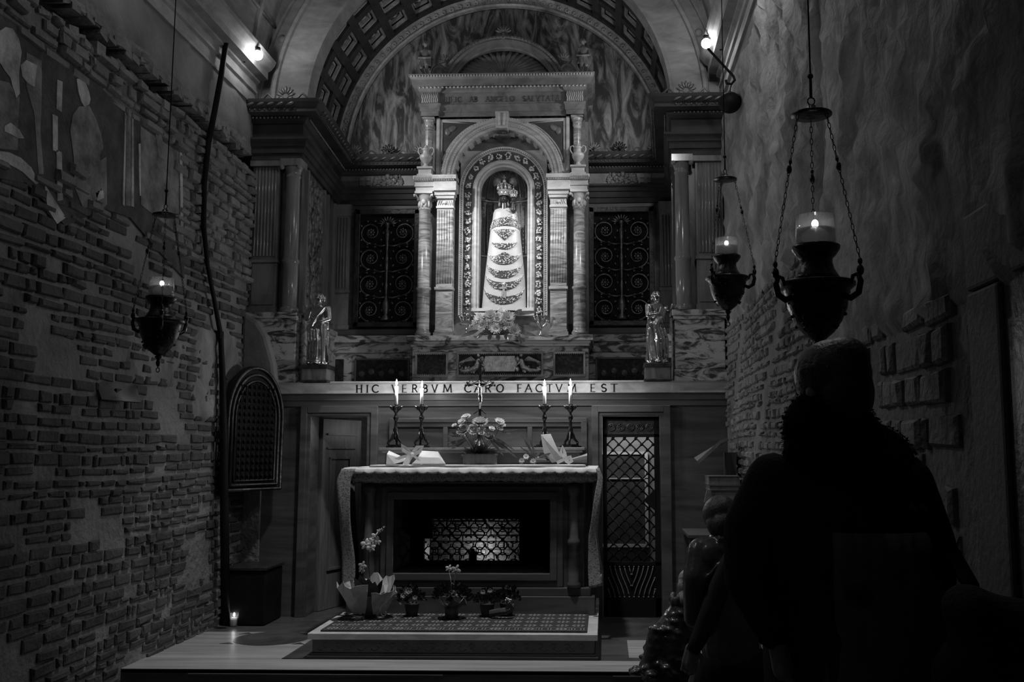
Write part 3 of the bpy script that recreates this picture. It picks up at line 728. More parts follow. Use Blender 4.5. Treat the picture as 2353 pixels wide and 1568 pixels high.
framed(AX-.80, AX-.49, 2.05, 2.285, 8.918, 'panel_frame', M_PANEL); framed(AX+.50, AX+.80, 2.05, 2.285, 8.918, 'panel_frame', M_PANEL)
cf = framed(AX-.405, AX+.405, 2.05, 2.285, 8.918, 'panel_frame', M_PANEL)
b = MB(); rr = random.Random(11)     # winged figures holding a scrolled tablet
b.box(AX-.14, AX+.14, 8.895, 8.91, 2.10, 2.245); b.box(AX-.16, AX+.16, 8.898, 8.91, 2.12, 2.225)
for q in (-1, 1):
    b.ball((AX+q*.165, 8.895, 2.215), (.02, .02, .03), 8, 6); b.ball((AX+q*.165, 8.895, 2.12), (.02, .02, .025), 8, 6)
    b.cap((AX+q*.20, 8.89, 2.20), .022, (AX+q*.22, 8.89, 2.14), .026); b.ball((AX+q*.20, 8.885, 2.25), .018, 10, 8)
    b.limb([(AX+q*.20, 8.885, 2.21), (AX+q*.175, 8.88, 2.17), (AX+q*.15, 8.885, 2.15)], [.01, .009, .007], 8)
    b.limb([(AX+q*.22, 8.89, 2.14), (AX+q*.28, 8.89, 2.11), (AX+q*.36, 8.895, 2.105)], [.026, .022, .012], 8)
    for k in range(7): b.tube([(AX+q*(.225+.01*k), 8.9, 2.20), (AX+q*(.27+.018*k), 8.888, 2.235-.008*k), (AX+q*(.33+.008*k), 8.9, 2.20-.01*k)], [.007, .009, .004], 6)
    for k in range(22): b.ball((AX+q*rr.uniform(.22, .38), 8.895, 2.09+rr.uniform(0, .06)), (.014, .01, .012), 6, 4)
b.build('angel_relief', M_GILT, SH)
# body with the great arch
b = MB(); b.archwall(AX, 3.99, .48, AX-.62, AX+.62, 2.435, 4.59, YA, YA+.14, 40); b.build('arch_wall', M_AED, SH)
b = MB(); b.arch(AX, 3.99, .48, [(.0, 0), (0, .03), (.012, .035), (.03, .035), (.032, .045), (.045, .045), (.07, .05), (.072, .06), (.09, .06), (.095, .065), (.11, .065), (.115, .04), (.12, 0)], YA, None, 56)
b.build('archivolt', M_AED, SH)
b = MB()
for i in range(70):
    a = pi*(i+.5)/70
    for R_, y, s_ in ((.585, YA-.064, .007), (.525, YA-.045, .006)): b.ball((AX+R_*cos(a), y, 3.99+R_*sin(a)), s_, 5, 4)
b.build('bead_row', M_AED, SH)
b = MB()
for i in range(17):
    a = pi*(i+.5)/17; R = Matrix.Rotation(-a, 3, 'Y'); b.boxc((AX+.475*cos(a), YA+.07, 3.99+.475*sin(a)), (.03, .09, .045), R)
b.build('soffit_blocks', M_AED, SH)
# spandrel panels
for q in (-1, 1):
    b = MB(); xs = .595; z1 = 4.565
    pts = [(AX+q*xs, z1), (AX+q*xs, 4.14)]+[(AX+q*(.612*cos(a)), 3.99+.612*sin(a)) for a in [radians(18+i*5.2) for i in range(11)]]
    pts = [p for p in pts if p[1] < z1+1e-6 and abs(p[0]-AX) <= xs+1e-6]
    b.prism(pts, YA-.006, YA+.002); pl = b.build('spandrel_panel', M_DKM, SH)
    b = MB(); c = pts+[pts[0]]; b.tube([(p[0], YA-.008, p[1]) for p in c], .008, 5)
    b.build('spandrel_moulding', M_AED, pl)
    b = MB(); b.ball((AX+q*.50, YA-.008, 4.49), (.05, .012, .03), 10, 6, Matrix.Rotation(q*.5, 3, 'Y')); b.ball((AX+q*.54, YA-.010, 4.46), (.03, .012, .04), 8, 6); b.build('relief_carving', M_AEDM, pl)
b = MB(); b.prism([(AX-.05, 4.46), (AX+.05, 4.46), (AX+.065, 4.62), (AX-.065, 4.62)], YA-.13, YA); 
b.tube([(AX-.02, YA-.135, 4.475), (AX-.027, YA-.135, 4.60)], .012, 8); b.tube([(AX+.02, YA-.135, 4.475), (AX+.027, YA-.135, 4.60)], .012, 8); b.box(AX-.055, AX+.055, YA-.14, YA, 4.45, 4.47)
b.build('keystone', M_AED, SH, bev=.004)
b = MB(); b.lathe((AX, YA-.02, 4.405), [(.001, .02), (.05, .018), (.075, .0), (.08, -.008), (.001, -.004)], 20); b.tube([(AX, YA-.02, 4.42), (AX, YA-.02, 4.47)], .008, 6)
b.build('hanging_disc', M_BRONZE, SH)
# niche frame with its garland
b = MB(); NZ = 3.90; b.archwall(AX, NZ, .235, AX-.425, AX+.425, 2.655, 4.30, YA+.10, YA+.13, 40)
NF = b.build('niche_frame', M_AED, SH)
b = MB(); b.arch(AX, NZ, .235, [(0, -.12), (0, .0), (.012, .012), (.022, .0), (.03, .02), (.045, .028), (.055, .01), (.06, .015), (.07, .0)], YA+.10, 2.70, 48)
b.arch(AX, NZ, .395, [(0, 0), (.0, .015), (.008, .02), (.01, .01), (.022, .01), (.026, .025), (.035, .03), (.04, 0)], YA+.10, 2.655, 48)
for (a, c, d, e) in ((-.30, .30, 2.70, 2.73), (-.30, .30, 2.655, 2.685), ): b.box(AX+a, AX+c, YA+.07, YA+.12, d, e)
b.build('niche_moulding', M_AED, NF)
def frame_path(R, n, z0, step):
    pts = []; z = z0
    while z < NZ: pts.append((AX+R, z, 1, 0)); pts.append((AX-R, z, -1, 0)); z += step
    k = int(pi*R/step)
    for i in range(k): a = pi*(i+.5)/k; pts.append((AX+R*cos(a), NZ+R*sin(a), cos(a), sin(a)))
    return pts
b = MB()
for x, z, u, v in frame_path(.414, 0, 2.68, .021): b.ball((x, YA+.075, z), .0075, 5, 4)
b.build('pearl_row', M_AED, NF)
b = MB(); rr = random.Random(5)
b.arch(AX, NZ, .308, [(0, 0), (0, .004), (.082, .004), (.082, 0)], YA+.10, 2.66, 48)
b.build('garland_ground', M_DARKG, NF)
for i, (x, z, u, v) in enumerate(frame_path(.348, 0, 2.70, .088)):
    b = MB()
    for k in range(9):
        a = k*.7+i; rx = rr.uniform(.006, .03); b.ball((x+rx*cos(a), YA+.092-rr.uniform(0, .018), z+rx*1.25*sin(a)), (rr.uniform(.007, .013), .008, rr.uniform(.008, .016)), 5, 4, Matrix.Rotation(a, 3, 'Y'))
    b.build('fruit_cluster', M_AED, NF)
# niche: ribbed apse
b = MB(); RN = .36
def apse(a, z): return RN
prof = [(RN, 2.70), (RN, NZ)]+[(RN*cos(t), NZ+RN*sin(t)) for t in [pi/2*i/10 for i in range(1, 11)]]
b.lathe((AX, YA+.135, 0), prof, 28, a0=0, a1=pi, cap=False, sy=.85); NI = b.build('niche', M_JEWELD, NF)
b = MB(); b.lathe((AX, YA+.14, 0), [(.001, 2.695), (RN+.01, 2.695), (RN+.01, 2.70), (.001, 2.70)], 28, a0=0, a1=pi, cap=False, sy=.85); b.build('niche_sill', M_AEDM, NF)
b = MB()
for i in range(1, 16):
    a = pi*i/16; pts = [(AX+(RN-.008)*cos(a), YA+.135+.85*(RN-.008)*sin(a), z) for z in (3.32, 3.6, 3.84)]; b.tube(pts, .005, 6)
    b.tube([(AX+(RN-.008)*cos(a)*cos(t), YA+.135+.85*(RN-.008)*sin(a)*cos(t), NZ+(RN-.008)*sin(t)) for t in [pi/2*j/10 for j in range(0, 9)]], .003, 5)
for z in (3.30, 3.87): b.tube([(AX+(RN-.01)*cos(pi*i/24), YA+.135+.85*(RN-.01)*sin(pi*i/24), z) for i in range(25)], .010, 6)
b.build('niche_ribs', M_GILT, NF)
b = MB()
for i in range(16):
    a = pi*(i+.5)/16
    for k in range(12): b.ball((AX+(RN-.006)*cos(a), YA+.135+.85*(RN-.006)*sin(a), 3.35+k*.042), .006, 4, 3)
b.build('niche_studs', M_GILT, NF)
b = MB()          # winged shell at the head of the niche
for k in range(-7, 8):
    a = k*.2; b.tube([(AX, YA+.30, 4.045), (AX+.07*sin(a), YA+.27, 4.045+.06*cos(a)), (AX+.125*sin(a), YA+.25, 4.045+.10*cos(a))], [.005, .009, .006], 6)
for q in (-1, 1):
    for k in range(9):
        a = q*(.9+k*.16); b.tube([(AX+q*.01, YA+.24, 4.03), (AX+q*.03+.06*sin(a), YA+.22, 4.025+.05*cos(a)), (AX+q*.03+.095*sin(a), YA+.225, 4.015+.07*cos(a))], [.006, .009, .005], 6)
b.cap((AX, YA+.22, 4.05), .015, (AX, YA+.21, 3.995), .02); b.build('winged_shell', M_GILT, NF)
# side supports: pilaster inside, column outside
for q in (-1, 1):
    c = AX+q*.545; b = MB()
    b.box(c-.095, c+.095, 8.93, YA, 2.435, 2.475); b.box(c-.085, c+.085, 8.94, YA, 2.475, 2.50); b.box(c-.078, c+.078, 8.945, YA, 2.50, 3.69)
    b.box(c-.09, c+.09, 8.93, YA, 2.885, 2.91)
    for i in range(6): b.tube([(c-.0625+.025*i, 8.945, 2.95), (c-.0625+.025*i, 8.945, 3.66)], .0095, 6)
    b.build('pilaster', M_ALAB, SH)
    b = MB(); b.box(c-.085, c+.085, 8.935, YA, 3.68, 3.70); b.box(c-.078, c+.078, 8.94, YA, 3.70, 3.77); b.box(c-.09, c+.09, 8.92, YA, 3.77, 3.80); b.box(c-.10, c+.10, 8.91, YA, 3.80, 3.84)
    for i in range(7):
        b.ball((c-.06+.02*i, 8.937, 3.735), (.006, .008, .03), 6, 5, Matrix.Rotation(.35*(1 if i < 3 else -1 if i > 3 else 0), 3, 'Y'))
    b.ball((c, 8.935, 3.735), (.02, .014, .02), 8, 6)
    b.build('pilaster_capital', M_AED, SH, bev=.003)
    c = AX+q*.745
    b = MB(); b.lathe((c, 8.97, 0), [(.072, 2.435), (.072, 2.455), (.078, 2.465), (.072, 2.48), (.064, 2.49), (.060, 2.50), (.060, 2.885), (.07, 2.89), (.073, 2.90), (.07, 2.91), (.059, 2.915), (.054, 3.66), (.06, 3.665), (.06, 3.68)], 28)
    b.build('column', M_ALAB, SH)
    b = MB(); b.lathe((c, 8.97, 0), [(.055, 3.68), (.052, 3.70), (.058, 3.77), (.075, 3.81), (.08, 3.82)], 20)
    for k in range(10):
        a = 2*pi*k/10; b.ball((c+.056*cos(a), 8.97+.056*sin(a), 3.72), (.014, .014, .034), 6, 5)
    for u in (-1, 1):
        for v in (-1, 1): b.tube([(c+u*.06, 8.97+v*.06, 3.77), (c+u*.075, 8.97+v*.075, 3.80), (c+u*.088, 8.97+v*.088, 3.80), (c+u*.085, 8.97+v*.085, 3.78)], .009, 6)
    b.ball((c, 8.905, 3.74), (.025, .012, .028), 8, 6)
    b.box(c-.085, c+.085, 8.885, 9.05, 3.815, 3.835); b.build('capital', M_AED, SH)
    # entablature block
    x0, x1 = sorted((AX+q*.44, AX+q*.845)); b = MB()
    b.box(x0+.02, x1-.02, 8.90, YA+.02, 3.835, 3.88); b.box(x0+.01, x1-.01, 8.89, YA+.02, 3.88, 3.895); b.box(x0+.015, x1-.015, 8.895, YA+.02, 3.895, 3.935); b.box(x0, x1, 8.87, YA+.02, 3.95, 3.985); b.box(x0+.008, x1-.008, 8.88, YA+.02, 3.935, 3.95)
    x2, x3 = sorted((AX+q*.43, AX+q*.66)); b.box(x2, x3, 8.865, YA+.02, 3.95, 3.99); b.box(x2+.01, x3, 8.885, YA+.02, 3.84, 3.93)
    b.build('impost_entablature', M_AED, SH, bev=.003)
    b = MB()
    for i in range(24): b.ball((x0+.01+i*.0166, 8.875, 3.945), .006, 5, 4)
    for i in range(30): b.boxc((x0+.008+i*.0133, 8.866, 3.968), (.006, .008, .02))
    b.build('bead_row', M_AED, SH)
    # pedestal and little upper column with urn in front
    c = AX+q*.735; b = MB(); b.box(c-.075, c+.075, 8.87, 9.04, 3.985, 4.0); b.box(c-.062, c+.062, 8.885, 9.03, 4.0, 4.055); b.box(c-.075, c+.075, 8.87, 9.04, 4.055, 4.075); b.build('urn_pedestal', M_AED, SH, bev=.003)
    b = MB(); c2 = AX+q*.725; b.lathe((c2, 9.02, 0), [(.05, 4.0), (.045, 4.03), (.04, 4.04), (.036, 4.50), (.045, 4.51), (.042, 4.53), (.05, 4.57), (.055, 4.585)], 22); b.box(c2-.06, c2+.06, 8.96, 9.1, 4.58, 4.60)
    b.build('upper_column', M_ALAB, SH)
    b = MB(); xa = AX+q*.635; b.box(xa-.015, xa+.015, 9.0, YB, 3.99, 4.60); b.build('return_wall', M_AED, SH)
    b = MB(); xa, xb = sorted((AX+q*.65, AX+q*.80)); b.box(xa, xb, 9.12, 9.16, 3.99, 4.6); b.build('side_wall', M_AEDM, SH)
b = MB(); b.box(AX-.83, AX+.83, 9.15, YB, 2.435, 4.60); b.build('core', M_AEDM, SH)
# a rectangular way through the core for the niche
core = bpy.data.objects['core']; bpy.data.objects.remove(core)
b = MB()
for q in (-1, 1): b.box(AX+q*.40, AX+q*.83, 9.17, YB, 2.435, 4.60)
b.box(AX-.40, AX+.40, 9.17, YB, 2.435, 2.69); b.box(AX-.40, AX+.40, 9.17, YB, 4.29, 4.60)
b.build('core', M_AEDM, SH)
# main entablature with inscription
b = MB(); path = [(AX-.79, YB), (AX-.79, 8.93), (AX-.62, 8.93), (AX-.62, 8.97), (AX+.62, 8.97), (AX+.62, 8.93), (AX+.79, 8.93), (AX+.79, YB)]
P0 = [(0, 0), (.0, .045), (.01, .047), (.01, .09), (.02, .095), (.022, .12), (.0, .122), (0, .235), (.02, .24), (.03, .26), (.035, .285)]
P1 = [(.035, .285), (.08, .29), (.08, .335), (.09, .34), (.105, .36), (.11, .38), (0, .38)]
b.mould(path, P0, z=4.595); b.build('entablature', M_AEDM, SH)
b = MB(); b.mould([(AX-.79, YB), (AX-.79, 8.93), (AX+.79, 8.93), (AX+.79, YB)], P1, z=4.595); b.box(AX-.79, AX+.79, 8.93, YB, 4.88, 4.975); b.build('cornice', M_AEDM, SH)
b = MB()
for i in range(44): b.ball((AX-.80+i*.0372, 8.895, 4.868), .010, 6, 5)
for i in range(64): b.boxc((AX-.87+i*.0276, 8.822, 4.955), (.014, .012, .016))
b.build('egg_row', M_AED, SH)
b = MB()
for q in (-1, 1):
    for i in range(9): b.tube([(AX+q*.705-.075+.018*i, 8.928, 4.725), (AX+q*.705-.068+.018*i, 8.926, 4.755), (AX+q*.705-.078+.018*i, 8.926, 4.79), (AX+q*.705-.07+.018*i, 8.928, 4.825)], .006, 5)
b.build('strigil_block', M_AED, SH)
b = MB(); Lx = lambda p: at(900+p/3.92, 228, Y=8.965).x
for word, xa, xb in (('HEIC', 480, 635), ('AB', 700, 778), ('ANGELO', 845, 1115), ('SALVTATA', 1178, 1525)):
    tot = sum(GL[c][0]+.15 for c in word); x = Lx(xa); k = (Lx(xb)-x)/tot
    for c in word: letter(b, c, x, x+GL[c][0]*k, 4.745, 4.795, 8.969, .004, .13); x += (GL[c][0]+.15)*k
b.build('inscription', M_LETTER, SH)
# segmental pediment with shell
cz = 4.762; R0 = .535; a_ = math.asin((4.975-cz)/R0)
b = MB(); poly = [(AX+R0*cos(a), cz+R0*sin(a)) for a in [a_+(pi-2*a_)*i/30 for i in range(31)]]; b.prism(poly, 9.09, 9.2); b.build('tympanum', M_AEDM, SH)
b = MB(); aa = math.asin((4.975-cz)/.65); b.arch(AX, cz, R0, [(0, -.1), (0, .02), (.012, .028), (.05, .028), (.055, .05), (.08, .055), (.085, .04), (.11, .06), (.12, .06), (.125, -.1)], 9.02, None, 40, aa, pi-aa); b.build('pediment_arch', M_AEDM, SH)
b = MB()
for i in range(44): a = aa+(pi-2*aa)*(i+.5)/44; b.ball((AX+.637*cos(a), 8.955, cz+.637*sin(a)), .010, 6, 4)
b.build('bead_row', M_AEDM, SH)
b = MB(); n = 23
for i in range(n):
    a = pi*(i+.5)/n; ex = AX+.50*cos(a); ez = 4.99+.29*sin(a)
    L = 1.0; b.tube([(AX+.05*cos(a), 9.03, 4.99+.03*sin(a)), (AX+.22*cos(a+.12*cos(a)), 9.01, 4.99+.15*sin(a)), (AX+.36*cos(a), 9.03, 4.99+.225*sin(a)), (ex*.97+AX*.03, 9.07, ez)], [.008, .022, .03, .022], 8)
for q in (-1, 1): b.tube([(AX+q*(.09+.03*cos(t)*(1-t/9)), 8.99, 5.01+.03*sin(t)*(1-t/9)) for t in [i*.6 for i in range(12)]], .008, 6)
b.box(AX-.06, AX+.06, 8.98, 9.05, 4.975, 5.0); b.build('shell', M_AEDM, SH)
for q in (-1, 1):
    b = MB(); c = (AX+q*.63, 5.055); b.lathe((c[0], 9.0, c[1]), [(.075, 0), (.08, .02), (.065, .03), (.06, .022), (.045, .025), (.04, .035), (.02, .04), (.001, .045)], 20, M=Matrix.Rotation(pi/2, 3, 'X'))
    b.tube([(c[0]-q*.02, 8.99, 5.12), (c[0]+q*.02, 8.99, 5.15), (c[0]-q*.05, 8.99, 5.17), (c[0]-q*.07, 8.99, 5.21)], [.02, .02, .012, .006], 8)
    for k in range(5): a = -.9+k*.45; b.ball((c[0]-q*.04+.05*sin(a), 8.99, 5.17+.05*cos(a)), (.011, .008, .03), 6, 5, Matrix.Rotation(a, 3, 'Y'))
    b.build('volute', M_AEDM, SH)
b = MB()
for k in range(-3, 4): a = k*.4; b.ball((AX+.05*sin(a), 8.99, 5.45+.05*cos(a)), (.012, .01, .035), 6, 5, Matrix.Rotation(a, 3, 'Y'))
b.cap((AX, 8.99, 5.40), .03, (AX, 8.99, 5.44), .02); b.build('finial', M_AEDM, SH)
# urns standing on the ledge
def urn():
    t = root('urn', (0, 0, 0), 'fluted marble urn with two handles on the ledge left of the niche arch', 'urn', 'marble urns')
    b = MB(); fl_ = lambda a, z: 1+(.07*abs(sin(a*8)) if .06 < z < .12 else 0)
    b.lathe((0, 0, 0), [(.038, 0), (.04, .01), (.025, .02), (.018, .035), (.022, .045), (.04, .06), (.052, .085), (.058, .11), (.052, .125), (.035, .135), (.028, .155), (.03, .175), (.042, .185), (.036, .19), (.02, .2), (.014, .215), (.01, .225)], 26, flute=fl_)
    b.build('body', M_AED, t)
    for q in (-1, 1):
        b = MB(); b.tube([(q*.03, 0, .175), (q*.05, 0, .205), (q*.072, 0, .195), (q*.075, 0, .16), (q*.055, 0, .125)], .006, 7); b.build('handle', M_AED, t)
    return t
u = urn(); place(u, (AX-.735, 8.93, 4.075)); c = copy_tree(u); place(c, (AX+.735, 8.93, 4.075), 0, 'fluted marble urn with two handles on the ledge right of the niche arch')
# ------------------------------------------------------------------ carved figures
def folds(b, z0, z1, rx0, rx1, ry0, ry1, lean=0, n=40, nf=9, ph=0, amp=.1, base=(0, 0)):
    prof = []; K = 12; vs = []
    for j in range(K+1):
        t = j/K; z = z0+(z1-z0)*t; rx = rx0+(rx1-rx0)*t; ry = ry0+(ry1-ry0)*t
        for i in range(n):
            a = 2*pi*i/n; k = 1+amp*(1-t*.6)*sin(nf*a+ph+2.5*t)+amp*.4*sin(4*a+5*t+ph); vs.append((base[0]+lean*t+rx*k*cos(a), base[1]+ry*k*sin(a), z))
    b.add(vs, [(j*n+i, j*n+(i+1) % n, (j+1)*n+(i+1) % n, (j+1)*n+i) for j in range(K) for i in range(n)]+[list(range(n))[::-1], list(range(K*n, K*n+n))])
def apostle(label, rz, pose):
    H = .60; t = root('silver_statue', (0, 0, 0), label, 'statue', 'silver statues')
    b = MB(); q = pose
    folds(b, .02, .34, .095, .075, .075, .06, lean=.01*q, ph=q, amp=.16); folds(b, .30, .50, .075, .085, .058, .055, lean=.0, nf=6, amp=.1, base=(.01*q, 0))
    b.ball((.0, 0, .49), (.09, .055, .035), 14, 9); b.cap((0, 0, .50), .024, (0, -.005, .535), .022)
    b.ball((0, -.006, .57), (.031, .037, .044), 16, 12); b.ball((0, -.042, .565), (.007, .01, .01), 8, 6); b.ball((0, -.022, .535), (.018, .02, .022), 10, 8); b.ball((0, .008, .582), (.036, .036, .04), 12, 9)
    b.limb([(-.085, 0, .485), (-.105, -.03, .40), (-.05, -.075, .41), (-.03, -.085, .42)], [.026, .022, .015, .010])
    if q > 0: b.limb([(.085, 0, .485), (.115, -.02, .39), (.075, -.07, .36), (.06, -.085, .365)], [.026, .022, .015, .010])
    else: b.limb([(.085, 0, .485), (.11, -.04, .41), (.10, -.085, .47), (.10, -.09, .50)], [.026, .022, .014, .010])
    for k in range(5): b.tube([(.085-.02*k, -.045, .49-.01*k), (.02-.02*k, -.075, .40-.02*k), (-.05, -.06, .30-.025*k)], .010, 7)
    for k in range(4): b.tube([(-.06+.03*k, -.07, .30), (-.04+.03*k, -.085, .20), (-.05+.032*k, -.085, .05)], .011, 7)
    b.ball((-.035, -.075, .015), (.022, .035, .014), 10, 6); b.ball((.04, -.07, .015), (.022, .035, .014), 10, 6); b.lathe((0, 0, 0), [(.095, 0), (.095, .018)], 20, sy=.8)
    o = b.skin('figure', M_SILVER, t, .0065, 2)
    b = MB(); s_ = (-.04, -.1, .41) if q > 0 else (.0, -.08, .42)
    b.boxc((s_[0], s_[1], s_[2]+.015), (.05, .018, .065), Matrix.Rotation(.3, 3, 'Y')); b.build('book', M_SILVER, t, bev=.003)
    b = MB(); b.ball((0, .0, .585), (.037, .04, .04), 14, 8)
    for k in range(9): a = k*.7; b.ball((.03*cos(a), .012+.03*sin(a), .57), (.014, .014, .03), 6, 5)
    b.build('hair', M_SILVER, t)
    t.rotation_euler = (0, 0, rz); return t
pa = at(730, 835, Y=7.99); pb = at(1510, 832, Y=7.99)
t = apostle('silver robed statue looking down, on the pedestal left of the shrine', -.35, 1); t.location = (pa.x, 8.0, LED+.15)
t = apostle('silver robed statue with one hand raised, on the pedestal right of the shrine', .55, -1); t.location = (pb.x, 8.0, LED+.15)
for p, q in ((pa, -1), (pb, 1)):
    t = root('statue_pedestal', (p.x, 8.0, LED), 'square marble pedestal under the silver statue '+('left' if q < 0 else 'right')+' of the shrine', 'pedestal', 'statue pedestals')
    b = MB(); b.box(p.x-.105, p.x+.105, 7.97-.075, 8.11, LED+.0, LED+.115); b.build('block', M_PIER, t, bev=.004)
    b = MB(); b.box(p.x-.115, p.x+.115, 7.885, 8.12, LED+.115, LED+.15); b.box(p.x-.115, p.x+.115, 7.885, 8.12, LED+.0, LED+.02); b.build('cap_slab', M_BRONZED, t, bev=.004)
def angel(x, z, q):
    t = root('angel_statue', (x, 8.93, z), 'small winged angel statue on the '+('left' if q < 0 else 'right')+' end of the shrine cornice', 'statue', 'angel statues')
    b = MB(); X = lambda a: x+q*a
    b.limb([(X(.02), 8.93, z+.17), (X(.03), 8.90, z+.10), (X(.0), 8.95, z+.02)], [.026, .018, .012]); b.limb([(X(-.015), 8.93, z+.17), (X(-.02), 8.91, z+.09), (X(-.03), 8.93, z+.015)], [.026, .018, .012])
    for f in (X(.0), X(-.03)): b.ball((f, 8.915, z+.01), (.012, .025, .010), 8, 5)
    b.cap((X(0), 8.93, z+.18), .036, (X(-.005), 8.93, z+.27), .04); b.ball((X(-.005), 8.93, z+.275), (.055, .035, .025), 12, 8); b.cap((x, 8.93, z+.29), .014, (x, 8.925, z+.32), .013)
    b.ball((X(-.005), 8.925, z+.345), (.023, .026, .031), 14, 10); b.ball((X(-.005), 8.898, z+.342), (.005, .006, .007), 6, 5)
    b.limb([(X(.05), 8.93, z+.27), (X(.055), 8.90, z+.20), (X(-.03), 8.885, z+.195)], [.015, .012, .009]); b.limb([(X(-.055), 8.93, z+.27), (X(-.06), 8.90, z+.20), (X(-.02), 8.88, z+.19)], [.015, .012, .009])
    b.skin('figure', M_AEDM, t, .005, 3)
    b = MB(); b.ball((X(-.005), 8.935, z+.36), (.026, .026, .026), 10, 7)
    for k in range(8): b.ball((X(-.005)+.024*cos(k*.8), 8.935+.02*sin(k*.8), z+.35), .011, 6, 5)
    b.build('hair', M_AEDM, t)
    for s_ in (-1, 1):
        b = MB()
        for k in range(6): b.tube([(x+s_*.02, 8.96, z+.27), (x+s_*(.05+.006*k), 8.975, z+.30-.02*k), (x+s_*(.06-.004*k), 8.975, z+.20-.02*k)], [.008, .012, .005], 6)
        b.build('wing', M_AEDM, t)
    b = MB(); folds(b, z+.12, z+.2, .06, .042, .045, .036, ph=q, amp=.14, base=(x, 8.93)); b.build('tunic', M_AEDM, t)
angel(AX-.76, 4.975, -1); angel(AX+.79, 4.975, 1)
# ------------------------------------------------------------------ the dressed figure in the niche
YM = YA+.16
MD = root('madonna_statue', (AX+.01, YM, 2.70), 'crowned dark-faced statue in pale robe with jewelled bands, standing in the niche', 'statue')
mx = AX+.012
KEY = [(2.705, .225), (2.9, .21), (3.1, .19), (3.3, .168), (3.45, .152), (3.53, .143), (3.60, .128), (3.68, .118), (3.715, .105), (3.73, .07)]
def hw(z):
    for (a, ra), (c, rc) in zip(KEY, KEY[1:]):
        if z <= c: return ra+(rc-ra)*(z-a)/(c-a)
    return KEY[-1][1]
def surf(u, z, off=0):     # u -1..1 across the front
    w = hw(z); a = u*pi/2; return Vector((mx+w*sin(a)*1.0, YM-(w*.42+off)*cos(a)-.01, z))
b = MB(); vs = []; N_ = 40
for z, r_ in KEY:
    for i in range(N_):
        a = 2*pi*i/N_; vs.append((mx+hw(z)*sin(a), YM-hw(z)*.42*cos(a)-.01, z))
b.add(vs, [(j*N_+i, j*N_+(i+1) % N_, (j+1)*N_+(i+1) % N_, (j+1)*N_+i) for j in range(len(KEY)-1) for i in range(N_)], True)
b.add(vs[-N_:], [list(range(N_))]); b.build('robe', M_DRESS, MD)
def band(fz, th, u0, u1, seed, n=26):
    b = MB(); vs = []; rows = 4
    for i in range(n+1):
        u = u0+(u1-u0)*i/n; zc = fz(u); h = th(u)
        for k in range(rows+1): vs.append(surf(u, zc+h*(k/rows-.5), .006))
    b.add(vs, [(i*(rows+1)+k, (i+1)*(rows+1)+k, (i+1)*(rows+1)+k+1, i*(rows+1)+k+1) for i in range(n) for k in range(rows)], True)
    b.cur = 1; r_ = random.Random(seed); m = int(170*(u1-u0)/2*max(.5, th(0)/.055))
    for k in range(m):
        u = r_.uniform(u0, u1); h = th(u)*.46; p = surf(u, fz(u)+r_.uniform(-h, h), .009); b.ball(p, r_.choice([.0035, .0045, .006, .0075]), 6, 4)
    b.build('jewelled_band', [M_JEWELD, M_JEWEL], MD)
band(lambda u: 3.585-.05*u*u, lambda u: .085, -1.0, 1.0, 1)
band(lambda u: 3.505-.055*(1-abs(u)/.52), lambda u: max(.004, .115*(1-abs(u)/.52)), -.52, .52, 2)
def cres(z0, sag, u1, t0, seed, bump=0): band(lambda u: z0+sag*(u/u1)**2+(bump*math.exp(-(u/.22)**2)/2), lambda u: max(.008, t0*(1-(abs(u)/u1)**2.2))+bump*math.exp(-(u/.22)**2), -u1, u1, seed)
cres(3.335, .045, .56, .06, 3); cres(3.19, .075, .74, .075, 4, .05); cres(3.055, .115, .78, .075, 5); cres(2.94, .12, .78, .075, 6, 0); cres(2.80, .13, .80, .075, 7)
b = MB(); c = surf(0, 2.87, .012); b.boxc((c.x, c.y, 2.885), (.022, .012, .12)); b.boxc((c.x, c.y-.002, 2.92), (.06, .012, .02)); b.ball((c.x, c.y-.006, 2.955), .018, 8, 6); b.build('pendant_cross', M_JEWEL, MD, bev=.003)
b = MB(); hz = 3.815
b.cap((mx-.01, YM-.02, 3.70), .035, (mx-.01, YM-.02, 3.78), .032); b.ball((mx-.012, YM-.03, hz), (.034, .038, .046), 18, 14); b.ball((mx-.012, YM-.068, hz-.004), (.006, .010, .012), 8, 6)
for q in (-1, 1): b.ball((mx-.012+q*.014, YM-.062, hz+.010), (.007, .006, .004), 8, 5); b.ball((mx-.012+q*.034, YM-.03, hz-.002), (.005, .01, .013), 8, 6)
b.ball((mx-.012, YM-.064, hz-.022), (.010, .006, .004), 8, 5); hd = b.skin('head', M_MADFACE, MD, .0028, 2)
b = MB()
for q in (-1, 1): b.limb([(mx-.012+q*.030, YM-.02, 3.84), (mx-.012+q*.042, YM-.025, 3.80), (mx-.012+q*.044, YM-.03, 3.745)], [.014, .015, .014])
b.ball((mx-.012, YM-.005, 3.835), (.042, .036, .035), 14, 9); b.build('hair', M_MADFACE, MD)
